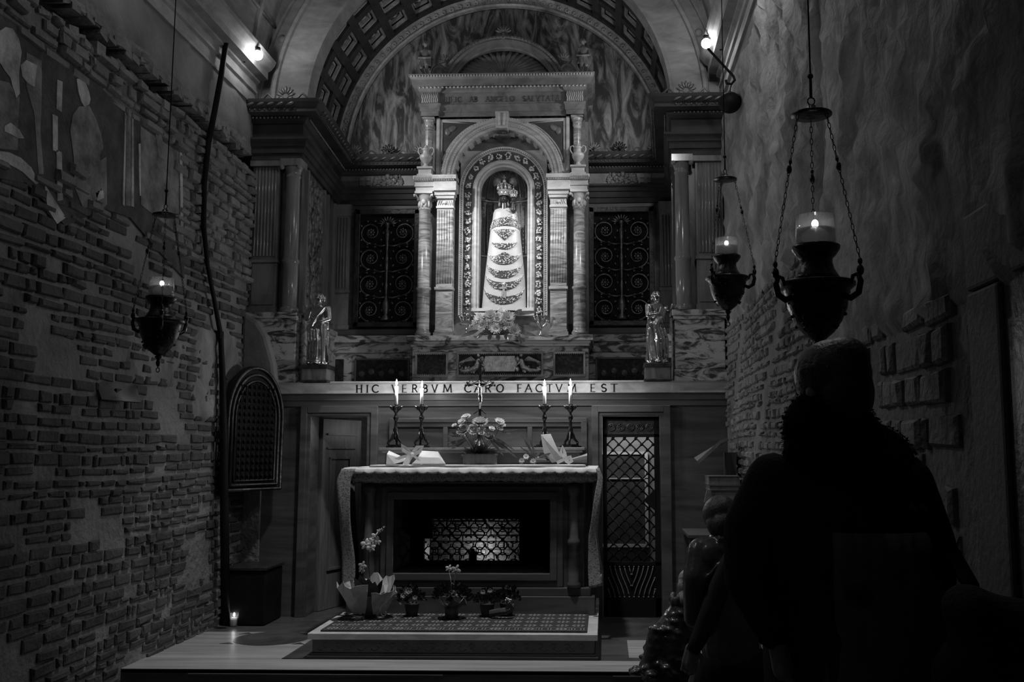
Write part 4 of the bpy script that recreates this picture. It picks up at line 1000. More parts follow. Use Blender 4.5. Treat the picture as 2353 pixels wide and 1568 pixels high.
def crown(x, y, z, s_, label):
    b = MB(); b.lathe((x, y, z), [(.040*s_, 0), (.044*s_, .012*s_), (.050*s_, .05*s_), (.046*s_, .05*s_), (.040*s_, .012*s_), (.036*s_, 0)], 20)
    for k in range(10):
        a = 2*pi*k/10; px_, py_ = x+.052*s_*cos(a), y+.052*s_*sin(a); b.ball((px_, py_, z+.065*s_), (.010*s_, .010*s_, .016*s_), 6, 5); b.ball((px_*1.0, py_, z+.088*s_), .008*s_, 6, 5)
        b.ball((x+.048*s_*cos(a+.3), y+.048*s_*sin(a+.3), z+.03*s_), .008*s_, 6, 5)
        b.tube([(x+.05*s_*cos(a), y+.05*s_*sin(a), z+.07*s_), (x+.035*s_*cos(a), y+.035*s_*sin(a), z+.10*s_), (x, y, z+.115*s_)], .005*s_, 5)
    b.ball((x, y, z+.125*s_), .013*s_, 8, 6); b.boxc((x, y, z+.155*s_), (.006*s_, .006*s_, .04*s_)); b.boxc((x, y, z+.158*s_), (.026*s_, .006*s_, .006*s_))
    b.build('crown', M_JEWEL, MD)
crown(mx-.012, YM-.022, 3.850, 1.2, ''); 
cx_, cy_ = mx+.085, YM-.06
b = MB(); b.cap((cx_, cy_, 3.70), .03, (cx_, cy_, 3.765), .02); b.ball((cx_, cy_-.004, 3.80), (.024, .027, .030), 16, 12); b.ball((cx_, cy_-.031, 3.798), (.004, .007, .007), 6, 5); b.ball((cx_, cy_+.006, 3.815), (.027, .026, .024), 12, 8)
b.limb([(cx_+.02, cy_, 3.755), (cx_+.035, cy_-.03, 3.74), (cx_+.03, cy_-.04, 3.775)], [.010, .009, .007]); b.skin('child', M_MADFACE, MD, .003, 2)
crown(cx_, cy_, 3.825, .70, '')
b = MB(); p = surf(.18, 3.70, .01)
for k in range(14): b.ball(surf(.10+.3*random.random(), 3.72-.09*random.random(), .008), .006, 6, 4)
for k in range(26): b.ball(surf(.62+.25*random.random(), 3.735-.10*random.random(), .008), .006, 6, 4)
b.build('brooch', M_JEWEL, MD)
# ------------------------------------------------------------------ podium, carpet, altar
AL = .005
t = root('altar_podium', (0, 7.2, 0), 'low marble step with wave border carrying the altar', 'podium')
b = MB(); b.box(-.93, .93, 6.45, 8.04, .004, .125); b.box(-.96, .96, 6.42, 8.04, 0, .022); b.box(-.945, .945, 6.435, 8.04, .022, .035); b.build('riser', M_DKM, t, bev=.003)
b = MB(); b.box(-.955, .955, 6.42, 8.04, .125, .165); b.build('tread', M_AED, t, bev=.004)
b = MB()
for i in range(20):
    cx = -.85+i*.0895; s_ = 1 if i < 10 else -1; b = MB()
    b.tube([(cx+s_*(.026*(1-.12*k))*cos(k*.7), 6.449, .078+(.026*(1-.12*k))*sin(k*.7)) for k in range(8)]+[], .0025, 5)
    b.tube([(cx-s_*.045+s_*.0895*k/6, 6.449, .06-.012*sin(k*pi/3)) for k in range(5)], .0025, 5)
    b.build('wave_scroll', M_PIER, t)
t = root('carpet', (0, 6.8, .165), 'patterned oriental carpet covering the altar step', 'carpet')
b = MB(); b.box(-.885, .885, 6.475, 7.145, .1655, .178); b.build('pile', M_CARPET, t, bev=.003)
b = MB(); zc = .1782
def ros(cx, cy, r):
    for k in range(8):
        a = k*pi/4; b.box(cx+r*cos(a)-.007, cx+r*cos(a)+.007, cy+r*.8*sin(a)-.007, cy+r*.8*sin(a)+.007, zc-.001, zc+.0006)
    b.box(cx-.012, cx+.012, cy-.005, cy+.005, zc-.001, zc+.0006)
for i in range(16):
    cx = -.82+i*.1095
    for j, y in enumerate((6.67, 6.81, 6.95, 7.09)): ros(cx+(.0 if j % 2 == 0 else .0), y, .036)
    if i % 2 == 0: ros(cx, 6.54, .032); b.box(cx+.05, cx+.052, 6.50, 6.58, zc-.001, zc+.0006)
    else:
        for q in (-.04, -.02, .02, .04): b.box(cx+q-.002, cx+q+.002, 6.51, 6.57, zc-.001, zc+.0006)
for y in (6.495, 6.59): b.box(-.87, .87, y, y+.003, zc-.001, zc+.0005)
b.build('woven_pattern', M_CARPL, t)
AT = root('altar', (AL, 7.6, .165), 'dark marble altar table with an open grilled window in its front', 'altar')
OX0, OX1, OZ0, OZ1 = -.565, .60, .46, 1.0; YT = 7.20
b = MB(); b.box(-.90, .93, YT-.05, 8.04, .166, .30); b.box(-.87, .90, YT-.03, 8.04, .30, .36); b.build('plinth', M_DKM, AT, bev=.006)
b = MB(); b.box(-.82, OX0, YT, 8.04, .36, 1.12); b.box(OX1, .85, YT, 8.04, .36, 1.12); b.box(OX0, OX1, YT, 8.04, .36, OZ0); b.box(OX0, OX1, YT, 8.04, OZ1, 1.12); b.build('body', M_DKM, AT)
b = MB()
for (s_, o, w) in ((.0, .03, .05), (.05, .018, .045)):
    x0, x1, z0, z1 = OX0-s_-w, OX1+s_+w, OZ0-s_-w, OZ1+s_+w
    z0 = max(z0, .362); z1 = min(z1, 1.118)
    b.box(x0, x0+w, YT-o, YT, z0, z1); b.box(x1-w, x1, YT-o, YT, z0, z1); b.box(x0+w, x1-w, YT-o, YT, z0, z0+w); b.box(x0+w, x1-w, YT-o, YT, z1-w, z1)
b.build('window_frame', M_DKM, AT, bev=.004)
for x in (-.745, .775):
    b = MB(); b.lathe((x, YT-.02, 0), [(.05, .362), (.05, .39), (.038, .41), (.045, .5), (.04, .66), (.05, .67), (.05, .70), (.038, .72), (.034, 1.02), (.045, 1.04), (.05, 1.07), (.05, 1.115)], 18); b.build('colonnette', M_DKM, AT)
b = MB(); b.box(-.86, .89, YT-.06, 8.04, 1.12, 1.16); b.box(-.90, .93, YT-.10, 8.04, 1.16, 1.225); b.build('table_slab', M_DKM, AT, bev=.005)
# near-black boxes painting the shade inside the window, and ironwork
b = MB()
b.box(OX0, AXA, 8.0, 8.04, OZ0-.1, OZ1+.05); b.box(AXB, OX1, 8.0, 8.04, OZ0-.1, OZ1+.05); b.box(AXA, AXB, 8.0, 8.04, AZB, OZ1+.05); b.box(AXA, -.42, 8.0, 8.04, .64, AZB)
b.box(OX0-.001, OX0+.004, YT+.01, 8.0, OZ0, OZ1); b.box(OX1-.004, OX1+.001, YT+.01, 8.0, OZ0, OZ1); b.box(OX0, OX1, YT+.01, 8.0, OZ1-.004, OZ1); b.box(OX0, OX1, YT+.01, 8.0, OZ0, OZ0+.003)
b.build('shade_lining', M_VOID, AT)
b = MB(); yg = 7.97; s_ = .0935
def ring(cx, cz, r, a0=0, a1=2*pi, n=14, w=.0042): b.tube([(cx+r*cos(a0+(a1-a0)*i/n), yg, cz+r*sin(a0+(a1-a0)*i/n)) for i in range(n+1)], w, 5)
for i in range(-1, 10):
    for j in range(-1, 6):
        cx = AXA+i*s_; cz = AZA+.0+j*s_
        if not (AXA-.06 < cx < AXB+.08 and AZA-.05 < cz < AZB+.06): continue
        if (i+j) % 2 == 0:
            for q in (0, 1): a = q*pi+(pi/2 if j % 2 else 0); ring(cx+.047*cos(a), cz+.047*sin(a), .036)
            for q in range(4): a = pi/4+q*pi/2; b.tube([(cx+.02*cos(a), yg, cz+.01*sin(a)), (cx+.055*cos(a+.1), yg, cz+.045*sin(a+.1)), (cx+.062*cos(a), yg, cz+.085*sin(a))], .004, 5)
            b.ball((cx, yg, cz), .014, 6, 5)
        else:
            for q in range(4):
                a = pi/4+q*pi/2; b.ball((cx+.03*cos(a), yg, cz+.03*sin(a)), .009, 5, 4)
            ring(cx, cz, .030, pi*.2, pi*.8, 6); ring(cx, cz, .030, pi*1.2, pi*1.8, 6)
b.build('ironwork', M_BLACK, AT)
t = root('lantern', (-.12, 7.5, .46), 'small dark square lamp standing in the altar window', 'lamp'); p = at(1086, 1310, Y=7.6)
t.location = (p.x, 7.6, OZ0); b = MB(); b.box(p.x-.028, p.x+.028, 7.57, 7.63, OZ0+.004, OZ0+.10); b.box(p.x-.034, p.x+.034, 7.565, 7.635, OZ0+.10, OZ0+.115); b.build('body', M_BLACK, t, bev=.004)
b = MB(); b.lathe((p.x, 7.6, OZ0+.115), [(.02, 0), (.012, .02), (.006, .025)], 10); b.build('cap', M_BLACK, t)
# altar cloth with scalloped lace fall
CL = root('altar_cloth', (0, 7.5, 1.226), 'white linen altar cloth with scalloped lace border hanging down both sides', 'tablecloth')
zt = 1.2335; x0, x1, yf = -.925, .955, 7.085
def sheet(b, P, nu, nv):
    vs = [P(i/nu, j/nv) for j in range(nv+1) for i in range(nu+1)]
    b.add(vs, [(j*(nu+1)+i, j*(nu+1)+i+1, (j+1)*(nu+1)+i+1, (j+1)*(nu+1)+i) for j in range(nv) for i in range(nu)], True)
b = MB(); sheet(b, lambda u, v: (x0+(x1-x0)*u, yf+.012+(8.02-yf)*v, zt+.0022*sin(u*31+v*5)*sin(v*9+u*7)), 90, 20)
o = b.build('top_linen', M_CLOTH, CL); o.modifiers.new('s', 'SOLIDIFY').thickness = .003
def sc(u): return .030+.012*abs(sin(u*pi*24))**.6
b = MB(); sheet(b, lambda u, v: (x0+(x1-x0)*u, yf+.012*(1-v)-.010-.005*sin(v*3)-.006*sin(u*83)*v, zt-sc(u)*v-.004*(1-abs(2*u-1))*v), 240, 4)
o = b.build('scalloped_edge', M_CLOTH, CL); o.modifiers.new('s', 'SOLIDIFY').thickness = .002
b = MB(); sheet(b, lambda u, v: (x0-.004+(x1-x0+.008)*u, yf+.010+.003*sin(u*60)*v+.002*sin(u*27+1)*v, zt-.006-(.095+.004*sin(u*150)+.006*sin(u*9))*v), 240, 6)
o = b.build('front_lace', M_LACE, CL); o.modifiers.new('s', 'SOLIDIFY').thickness = .0015
for sd, L, wid in ((-1, .93, .34), (1, .86, .34)):
    xs = x0 if sd < 0 else x1
    def fall(u, v):
        z = zt-.004-L*v*(1-.05*sin(u*5)); fold = .020*sin(u*14+v*2.2)*(.2+v)
        fr_ = .10 if sd < 0 else .075; s_ = u*.8-fr_
        if s_ < 0:
            q_ = -s_; o0 = (.035*sin(min(1, v*9)*pi/2)+.01-(.09*max(0, v-.12)**1.1*(1-.2*v)-.05*max(0, v-.75) if sd < 0 else .075*min(v, .6)*1.3-.10*max(0, v-.55)))
            return (xs+sd*(o0-q_*(1 if sd < 0 else (.35+.9*v))+.006*sin(v*9+q_*40)), yf-.012-.02*sin(v*6)-.2*q_*v, z)
        u = s_/.8
        if sd < 0: out = .035*sin(min(1, v*9)*pi/2)+.012-.09*max(0, v-.12)**1.1*(1-.2*v)+.05*max(0, v-.75); yy = yf+.0+(8.0-yf)*.62*u+.05*v
        else: out = .035*sin(min(1, v*9)*pi/2)+.004-.075*min(v, .6)*1.3+.10*max(0, v-.55); yy = yf+.0+(8.0-yf)*.62*u-.02*v
        return (xs+sd*(out+fold*.6), yy+.01*sin(v*8), z)
    b = MB(); sheet(b, fall, 44, 40); o = b.build('side_fall', M_LACE, CL); o['label'] = 'lace cloth end hanging down the '+('left' if sd < 0 else 'right')+' side'; o.modifiers.new('s', 'SOLIDIFY').thickness = .002
t = root('altar_card_board', (0, 7.3, 1.24), 'flat pale board lying along the cloth under the flowers', 'board')
pl, pr = at(855, 1066, Y=7.35), at(1344, 1066, Y=7.35); b = MB(); b.box(pl.x, pr.x, 7.28, 7.6, 1.238, 1.252); b.build('panel', M_CLOTH, t, bev=.003)
b = MB(); b.box(pl.x-.004, pr.x+.004, 7.274, 7.28, 1.238, 1.246); b.build('edge_strip', M_WOODP, t)
# shelf at the back of the altar
GZ = 1.385
t = root('altar_shelf', (.035, 7.75, 1.24), 'moulded marble shelf behind the altar top carrying the candlesticks', 'shelf')
b = MB(); b.box(-.74, .81, 7.62, 8.04, 1.24, 1.345); b.build('riser', M_DKM, t)
b = MB(); b.box(-.78, .85, 7.56, 8.04, 1.365, GZ); b.box(-.76, .83, 7.585, 8.04, 1.345, 1.365); b.build('shelf_slab', M_AEDM, t, bev=.004)
# ------------------------------------------------------------------ candlesticks and candles
def candlestick():
    t = root('candlestick', (0, 0, 0), 'x', 'candlestick', 'bronze altar candlesticks')
    b = MB(); b.box(-.055, .055, -.055, .055, .0, .012); b.box(-.042, .042, -.042, .042, .012, .022)
    for a in range(3):
        q = radians(90+120*a); c, s_ = cos(q), sin(q); b.tube([(.05*c, .05*s_, .02), (.055*c, .055*s_, .035), (.03*c, .03*s_, .06), (.022*c, .022*s_, .09), (.012*c, .012*s_, .115)], [.006, .008, .010, .008, .005], 7); b.ball((.052*c, .052*s_, .03), .010, 7, 5)
    b.build('foot', M_LAMPB, t)
    b = MB(); b.lathe((0, 0, 0), [(.016, .06), (.012, .10), (.02, .13), (.012, .145), (.009, .19), (.014, .20), (.02, .212), (.014, .224), (.008, .24), (.010, .255)], 14); b.build('stem', M_LAMPB, t)
    b = MB(); b.lathe((0, 0, 0), [(.008, .245), (.016, .256), (.027, .272), (.034, .292), (.036, .296), (.032, .294), (.012, .285), (.013, .30)], 16)
    for k in range(8):
        a = k*pi/4; b.tube([(.026*cos(a), .026*sin(a), .272), (.038*cos(a), .038*sin(a), .290), (.050*cos(a), .050*sin(a), .300)], [.007, .009, .002], 5)
    b.build('drip_pan', M_LAMPB, t); b = MB(); b.lathe((0, 0, 0), [(.014, .288), (.015, .31), (.0135, .312), (.0135, .29)], 12); b.build('socket', M_LAMPB, t)
    return t
def candle(h, drip):
    t = root('candle', (0, 0, 0), 'x', 'candle', 'lit altar candles')
    b = MB(); b.lathe((0, 0, 0), [(.0125, 0), (.0125, h*.6), (.013, h-.01), (.0125, h), (.010, h+.002), (.009, h-.003), (.001, h-.005)], 18); 
    b.cap((.012*drip, -.004, h-.03), .003, (.0125*drip, -.002, h-.005), .004, 8); b.build('wax', M_WAX, t)
    b = MB(); b.tube([(0, 0, h-.004), (.001, 0, h+.005), (.002, 0, h+.010)], .001, 5); b.build('wick', M_BLACK, t)
    b = MB(); b.lathe((0, 0, h+.006), [(.0008, 0), (.0055, .006), (.008, .014), (.0075, .022), (.005, .032), (.002, .042), (.0003, .048)], 12, cap=False); b.build('flame', M_FLAME, t)
    return t
st0 = candlestick()
CN = [(909, .148, 1, 'outer left'), (968, .132, -1, 'inner left'), (1251, .140, -1, 'inner right'), (1311, .145, -1, 'outer right')]
for i, (px, h, d, w) in enumerate(CN):
    p = at(px, 1000, Y=7.68); yy = 7.68; zz = GZ if i % 3 == 0 else GZ
    s_ = st0 if i == 0 else copy_tree(st0); place(s_, (p.x, yy, GZ), .3*i, 'dark bronze candlestick with petal drip pan, '+w+' of the four on the altar', 1.12)
    cz_ = GZ+.292*1.12; c = candle(h, d); c['label'] = 'lit white candle in the '+w+' candlestick of the altar'; c.location = (p.x, yy, cz_); c.scale = (1.12, 1.12, 1.12)
    lamp('candle_light', 'POINT', (p.x, yy-.022, cz_+(h+.028)*1.12), 4.8, .012)
# crucifix
p = at(1104, 900, Y=7.72); cx = p.x; cy = 7.70
t = root('crucifix', (cx, cy, GZ), 'dark bronze altar crucifix standing between the candles', 'crucifix')
b = MB(); b.lathe((cx, cy, GZ), [(.07, 0), (.06, .02), (.03, .06), (.02, .10), (.03, .12), (.014, .14), (.012, .20), (.028, .215), (.03, .235), (.02, .25), (.008, .26)], 18); b.build('foot', M_LAMPB, t)
zb = GZ+.25; za = at(1104, 884, Y=cy).z; zt2 = at(1104, 830, Y=cy).z
b = MB(); b.box(cx-.010, cx+.010, cy-.006, cy+.006, zb, zt2); b.box(cx-.10, cx+.10, cy-.006, cy+.006, za-.009, za+.009)
for (x, z) in ((cx-.105, za), (cx+.105, za), (cx, zt2+.005)):
    for k in range(3): a = k*2*pi/3+pi/2; b.ball((x+.014*cos(a), cy, z+.014*sin(a)), .011, 8, 6)
for q in (-1, 1): b.tube([(cx+q*.10, cy, za+.01), (cx+q*.075, cy, za+.035), (cx+q*.05, cy, za+.015), (cx+q*.01, cy, za+.03)], .004, 6); b.tube([(cx+q*.05, cy, zb+.02), (cx+q*.012, cy, zb+.05)], .005, 6)
b.build('cross', M_LAMPB, t)
b = MB(); cc = cy-.02
b.limb([(cx, cc, za-.03), (cx+.003, cc-.002, za-.085)], [.016, .013]); b.ball((cx-.005, cc-.008, za+.018), (.011, .012, .014), 10, 8); b.cap((cx-.002, cc-.004, za-.015), .006, (cx-.004, cc-.006, za+.008), .006)
for q in (-1, 1): b.limb([(cx+q*.014, cc, za-.02), (cx+q*.045, cc-.002, za-.008), (cx+q*.085, cy-.008, za+.008)], [.007, .0055, .004])
for q in (-1, 1): b.limb([(cx+q*.007+.003, cc-.002, za-.09), (cx+q*.006+.008, cc-.012, za-.14), (cx+q*.002, cy-.010, za-.195)], [.010, .008, .005])
b.ball((cx+.003, cc-.002, za-.09), (.019, .015, .017), 10, 7); b.skin('corpus', M_SILVER, t, .0028, 2)
# ------------------------------------------------------------------ flowers
def bloom(b, c, r, nrm, petals=18, rows=2, bowl=.25):
    c = Vector(c); R = Vector(nrm).to_track_quat('Z', 'Y').to_matrix(); b.cur = 0
    for k in range(rows):
        for i in range(petals):
            a = 2*pi*(i+.5*k)/petals+random.uniform(-.06, .06); L = r*(1-.3*k)*random.uniform(.88, 1.06); w = 1.35*pi*r/petals; up_ = bowl*r*(1+k*.8)
            d = Vector((cos(a), sin(a), 0)); s_ = Vector((-sin(a), cos(a), 0)); z = Vector((0, 0, 1))
            pts = [d*(r*.12)-s_*w*.25, d*(r*.12)+s_*w*.25, d*(L*.6)+s_*w*.55+z*up_*.6, d*L*.93+s_*w*.3+z*up_, d*L+z*up_*1.0, d*L*.93-s_*w*.3+z*up_, d*(L*.6)-s_*w*.55+z*up_*.6, d*(L*.55)+z*(up_*.4)]
            b.add([c+R @ p for p in pts], [(0, 1, 7), (1, 2, 7), (2, 3, 4, 7), (4, 5, 6, 7), (6, 0, 7)])
    b.cur = 1; b.ball(c+R @ Vector((0, 0, bowl*r*.5)), (r*.22, r*.22, r*.14), 10, 6, R); b.cur = 0
def leaf(b, p, q, w, sag=0, n=6, curl=.25):
    p = Vector(p); q = Vector(q); d = q-p; s_ = d.cross(Vector((0, 1, 0)));
    if s_.length < .01: s_ = Vector((1, 0, 0))
    s_.normalize(); nn = s_.cross(d).normalized(); vs = []
    for i in range(n+1):
        t = i/n; c = p+d*t+Vector((0, 0, -sag*t*t)); h = w*sin(pi*(.08+.92*t))**.8 if i < n else .0004
        vs += [c-s_*h, c+nn*h*curl, c+s_*h]
    b.add(vs, [(3*i, 3*i+1, 3*i+4, 3*i+3) for i in range(n)]+[(3*i+1, 3*i+2, 3*i+5, 3*i+4) for i in range(n)], True)
def arrangement(name, label, spec, conv, Y, leaves, base, pot=None):
    t = root(name, base, label, 'flowers')
    ctr = Vector(base)+Vector((0, .06, .05))
    for (x, y, r, k) in spec:
        p = conv(x, y, Y-random.uniform(0, .05)); rr = 1.36*(conv(x+r, y, Y).x-conv(x, y, Y).x)
        dr = (p-ctr); dr.y = -abs(dr.y)-.11; dr.z += .10; b = MB(); bloom(b, p, rr, dr, 20 if r > 40 else 14)
        f = b.build('flower', [{'w': M_PETW, 'm': M_PETM, 'd': M_PETD}[k], M_PETM if k == 'w' else M_PETD], t)
        b = MB(); b.tube([p, p*.5+ctr*.5+Vector((0, .02, -.01)), ctr], .0025, 5); b.build('stem', M_LEAF, f)
    b = MB(); rr = random.Random(len(spec))
    for (xa, ya, xb, yb, w) in leaves:
        pa_ = conv(xa, ya, Y+.01); pb_ = conv(xb, yb, Y-.03); leaf(b, pa_, pb_, w, .0)
    for k in range(210):
        a = rr.uniform(0, 2*pi); e = rr.uniform(.04, .145); q = ctr+Vector((cos(a)*e*1.1, rr.uniform(-.08, .05), abs(sin(a))*e*.9+rr.uniform(-.03, .02))); leaf(b, ctr+(q-ctr)*.3, q, rr.uniform(.008, .019))
    b.build('foliage', M_LEAFL, t)
    return t
cvA = lambda x, y, Y: at(1000+x/6.536, 940+y/6.536, Y=Y)
sA = [(465, 130, 62, 'w'), (400, 195, 50, 'w'), (680, 210, 95, 'm'), (400, 258, 36, 'w'), (430, 335, 85, 'm'), (590, 345, 68, 'w'), (700, 310, 50, 'w'), (695, 362, 42, 'w'), (810, 425, 65, 'd'), (965, 195, 60, 'w'), (1000, 240, 45, 'w'), (965, 290, 48, 'w'), (850, 300, 40, 'w'), (290, 250, 34, 'w'), (545, 262, 34, 'm'), (480, 285, 30, 'w'), (420, 415, 34, 'w')]
lA = [(850, 420, 1235, 742, .014), (830, 400, 1200, 625, .012), (800, 430, 1030, 705, .010), (980, 330, 1290, 300, .008), (1000, 350, 1200, 370, .008), (470, 460, 220, 620, .013), (450, 440, 200, 550, .010), (420, 420, 130, 400, .006), (440, 480, 160, 510, .008), (700, 180, 770, 110, .006), (870, 300, 830, 170, .005), (620, 480, 580, 500, .01), (400, 380, 240, 355, .02), (900, 480, 1000, 500, .01), (860, 470, 1180, 690, .012)]
pb_ = cvA(655, 800, 7.47); t = arrangement('flower_arrangement', 'arrangement of pale daisies and gerberas with long leaves in a basket at altar centre', sA, cvA, 7.40, lA, (pb_.x, 7.47, 1.254))
b = MB(); xa, xb = cvA(415, 700, 7.4).x, cvA(905, 700, 7.4).x
b.add([(xa, 7.40, 1.335), (xb, 7.40, 1.335), (xb, 7.54, 1.335), (xa, 7.54, 1.335), (xa+.0, 7.41, 1.254), (xb-.0, 7.41, 1.254), (xb-.0, 7.53, 1.254), (xa+.0, 7.53, 1.254)], [(4, 5, 1, 0), (5, 6, 2, 1), (6, 7, 3, 2), (7, 4, 0, 3), (7, 6, 5, 4), (0, 1, 2, 3)])
b.build('basket', M_WOOD, t, bev=.008)
cvN = lambda x, y, Y: at(930+x/3.564, 380+y/3.564, Y=Y)
sN = [(700, 1232, 42, 'm'), (795, 1195, 30, 'w'), (845, 1248, 46, 'm'), (758, 1262, 46, 'w'), (610, 1255, 38, 'w'), (635, 1308, 44, 'w'), (745, 1337, 42, 'w'), (850, 1310, 36, 'w'), (900, 1352, 42, 'm'), (580, 1290, 26, 'w'), (690, 1285, 30, 'w'), (800, 1300, 26, 'm'), (690, 1330, 14, 'w'), (820, 1335, 14, 'w')]
lN = [(900, 1330, 1130, 1340, .03), (900, 1350, 1080, 1400, .02), (930, 1370, 960, 1480, .012), (900, 1400, 1010, 1440, .010), (880, 1220, 1090, 1200, .02), (860, 1380, 950, 1330, .015), (600, 1350, 470, 1400, .02), (560, 1290, 440, 1290, .02), (600, 1240, 480, 1180, .015), (700, 1380, 690, 1440, .02), (760, 1380, 770, 1440, .02), (640, 1370, 590, 1420, .02), (820, 1380, 850, 1440, .02), (900, 1230, 960, 1180, .025)]
pn = cvN(750, 1390, 8.93); t = arrangement('flower_arrangement', 'arrangement of pale asters and gerberas on the shrine ledge below the niche', sN, cvN, 8.74, lN, (pn.x, 8.93, 2.436))
b = MB(); b.lathe((pn.x, 8.93, 2.436), [(.06, 0), (.09, .03), (.10, .07), (.09, .072), (.05, .05)], 18); b.build('bowl', M_POT, t)
for q, (px, py) in ((-1, (1070, 745)), (1, (1242, 735))):
    p = at(px, py, Y=8.90); t = root('silver_candelabrum', (p.x, 8.93, 2.436), 'small glinting silver leaf ornament '+('left' if q < 0 else 'right')+' of the flowers below the niche', 'ornament', 'silver leaf ornaments')
    b = MB(); b.lathe((p.x, 8.93, 2.436), [(.03, 0), (.02, .015), (.008, .03), (.012, .06), (.006, .09)], 12)
    for k in range(9): a = k*.7; b.tube([(p.x, 8.93, 2.50), (p.x+.05*cos(a), 8.93+.04*sin(a), 2.54+.01*k), (p.x+.07*cos(a), 8.93+.05*sin(a), 2.57+.012*k)], [.004, .007, .002], 5); b.ball((p.x+.07*cos(a), 8.93+.05*sin(a), 2.575+.012*k), .010, 6, 4)
    b.build('branches', M_SILVER, t)
# wrapped bouquets lying on the altar
cvC = lambda x, y, Y: at(700+x/3.096, 860+y/3.096, Y=Y)
t = root('wrapped_bouquet', (cvC(800, 640, 7.33).x, 7.35, 1.253), 'bouquet wrapped in pale paper with a big bow on the left of the altar', 'bouquet')
b = MB(); P_ = lambda x, y, Y: cvC(x, y, Y)
def hull(b, A, B_, n=14, sq=.6):   # bundle from a to b with elliptical sections
    (pa_, ra), (pb_, rb) = A, B_; vs = []
    for p, r_ in ((pa_, ra), (pa_*.66+pb_*.34, ra*.8+rb*.25), (pa_*.33+pb_*.67, ra*.4+rb*.62), (pb_, rb)):
        for i in range(n): a = 2*pi*i/n; vs.append(Vector((p[0], p[1]+r_*cos(a), p[2]+r_*sq*sin(a))))
    b.add(vs, [(j*n+i, j*n+(i+1) % n, (j+1)*n+(i+1) % n, (j+1)*n+i) for j in range(3) for i in range(n)]+[list(range(n)), list(range(3*n, 4*n))])
x_ = lambda v: cvC(v, 600, 7.35).x
V_ = [cvC(760, 640, 7.27), cvC(1006, 640, 7.27), cvC(962, 592, 7.29), cvC(815, 590, 7.29), cvC(830, 543, 7.42), cvC(950, 550, 7.42), cvC(990, 640, 7.50), cvC(780, 640, 7.50)]
b.add(V_, [(0, 1, 2, 3), (3, 2, 5, 4), (1, 6, 5, 2), (6, 7, 4, 5), (7, 0, 3, 4), (0, 7, 6, 1)]); b.build('paper_wrap', M_PAPER, t, bev=.006)
b = MB(); V_ = [cvC(720, 600, 7.32), cvC(600, 545, 7.34), cvC(585, 570, 7.28), cvC(580, 640, 7.27), cvC(640, 640, 7.26), cvC(735, 612, 7.30), cvC(595, 560, 7.42), cvC(590, 640, 7.44)]
b.add(V_, [(0, 1, 2), (0, 2, 5), (2, 3, 4, 5), (0, 6, 1), (0, 7, 6), (5, 4, 7, 0), (3, 7, 4), (1, 6, 2), (2, 6, 7, 3)]); b.build('film_wrap', M_PAPER, t)
def ribbon(b, pts, w):
    pts = [Vector(p) for p in pts]; vs = []
    for i, p in enumerate(pts):
        d = (pts[min(i+1, len(pts)-1)]-pts[max(i-1, 0)]).normalized(); s_ = d.cross(Vector((0, 1, .3))).normalized(); vs += [p-s_*w, p+s_*w]
    b.add(vs, [(2*i, 2*i+1, 2*i+3, 2*i+2) for i in range(len(pts)-1)], True)
b = MB(); Q = lambda x, y, Y=7.28: cvC(x, y, Y)
ribbon(b, [Q(760, 570), Q(720, 530), Q(690, 505), Q(700, 540), Q(760, 580)], .014); ribbon(b, [Q(765, 570), Q(800, 520), Q(840, 515), Q(820, 550), Q(765, 580)], .014)
ribbon(b, [Q(765, 560), Q(740, 600), Q(715, 650)], .022); ribbon(b, [Q(765, 575), Q(680, 595), Q(600, 632)], .012); ribbon(b, [Q(770, 575), Q(800, 600), Q(835, 645)], .010); b.ball(Q(765, 572), .016, 8, 6)
b.build('ribbon_bow', M_CLOTH, t)
t = root('wrapped_bouquet', (cvC(1800, 640, 7.33).x, 7.35, 1.253), 'film wrapped bouquet with gauze bow lying on the right of the altar', 'bouquet')
b = MB(); b.add([Q(1680, 430, 7.45), Q(1750, 425, 7.45), Q(1830, 600, 7.33), Q(1790, 625, 7.30), Q(1700, 560, 7.34), Q(1760, 632, 7.28)], [(0, 1, 2), (0, 2, 3, 4), (4, 3, 5)]); hull(b, (Vector((x_(1870), 7.34, 1.28)), .02), (Vector((x_(2010), 7.36, 1.295)), .065), 10, .7)
hull(b, (Vector((x_(1840), 7.34, 1.28)), .02), (Vector((x_(1640), 7.38, 1.29)), .05), 10, .6); o = b.build('film_wrap', M_PAPERM, t)
b = MB(); ribbon(b, [Q(1850, 600), Q(1820, 560), Q(1835, 515), Q(1850, 560), Q(1858, 600)], .012); ribbon(b, [Q(1855, 600), Q(1890, 590), Q(1900, 620), Q(1880, 633), Q(1855, 610)], .014); ribbon(b, [Q(1850, 605), Q(1810, 625), Q(1795, 632)], .012); ribbon(b, [Q(1855, 600), Q(1870, 625)], .016); b.build('gauze_bow', M_CLOTH, t)
for (x, y, r, k) in ((1575, 590, 25, 'w'), (1545, 618, 22, 'm'), (1625, 622, 24, 'm')):
    b = MB(); p = Q(x, y, 7.33); bloom(b, p, .025, (0, -1, .4), 12); b.build('flower', [M_PETW if k == 'w' else M_PETM, M_PETD], t)
b = MB()
for (a, c, d, e, w) in ((1640, 600, 1560, 470, .006), (1650, 600, 1600, 460, .006), (1640, 590, 1520, 510, .006), (1650, 610, 1755, 560, .014), (1640, 600, 1680, 540, .010), (1640, 580, 1540, 430, .003)): leaf(b, Q(a, c, 7.35), Q(d, e, 7.32), w)
b.build('foliage', M_LEAFL, t)
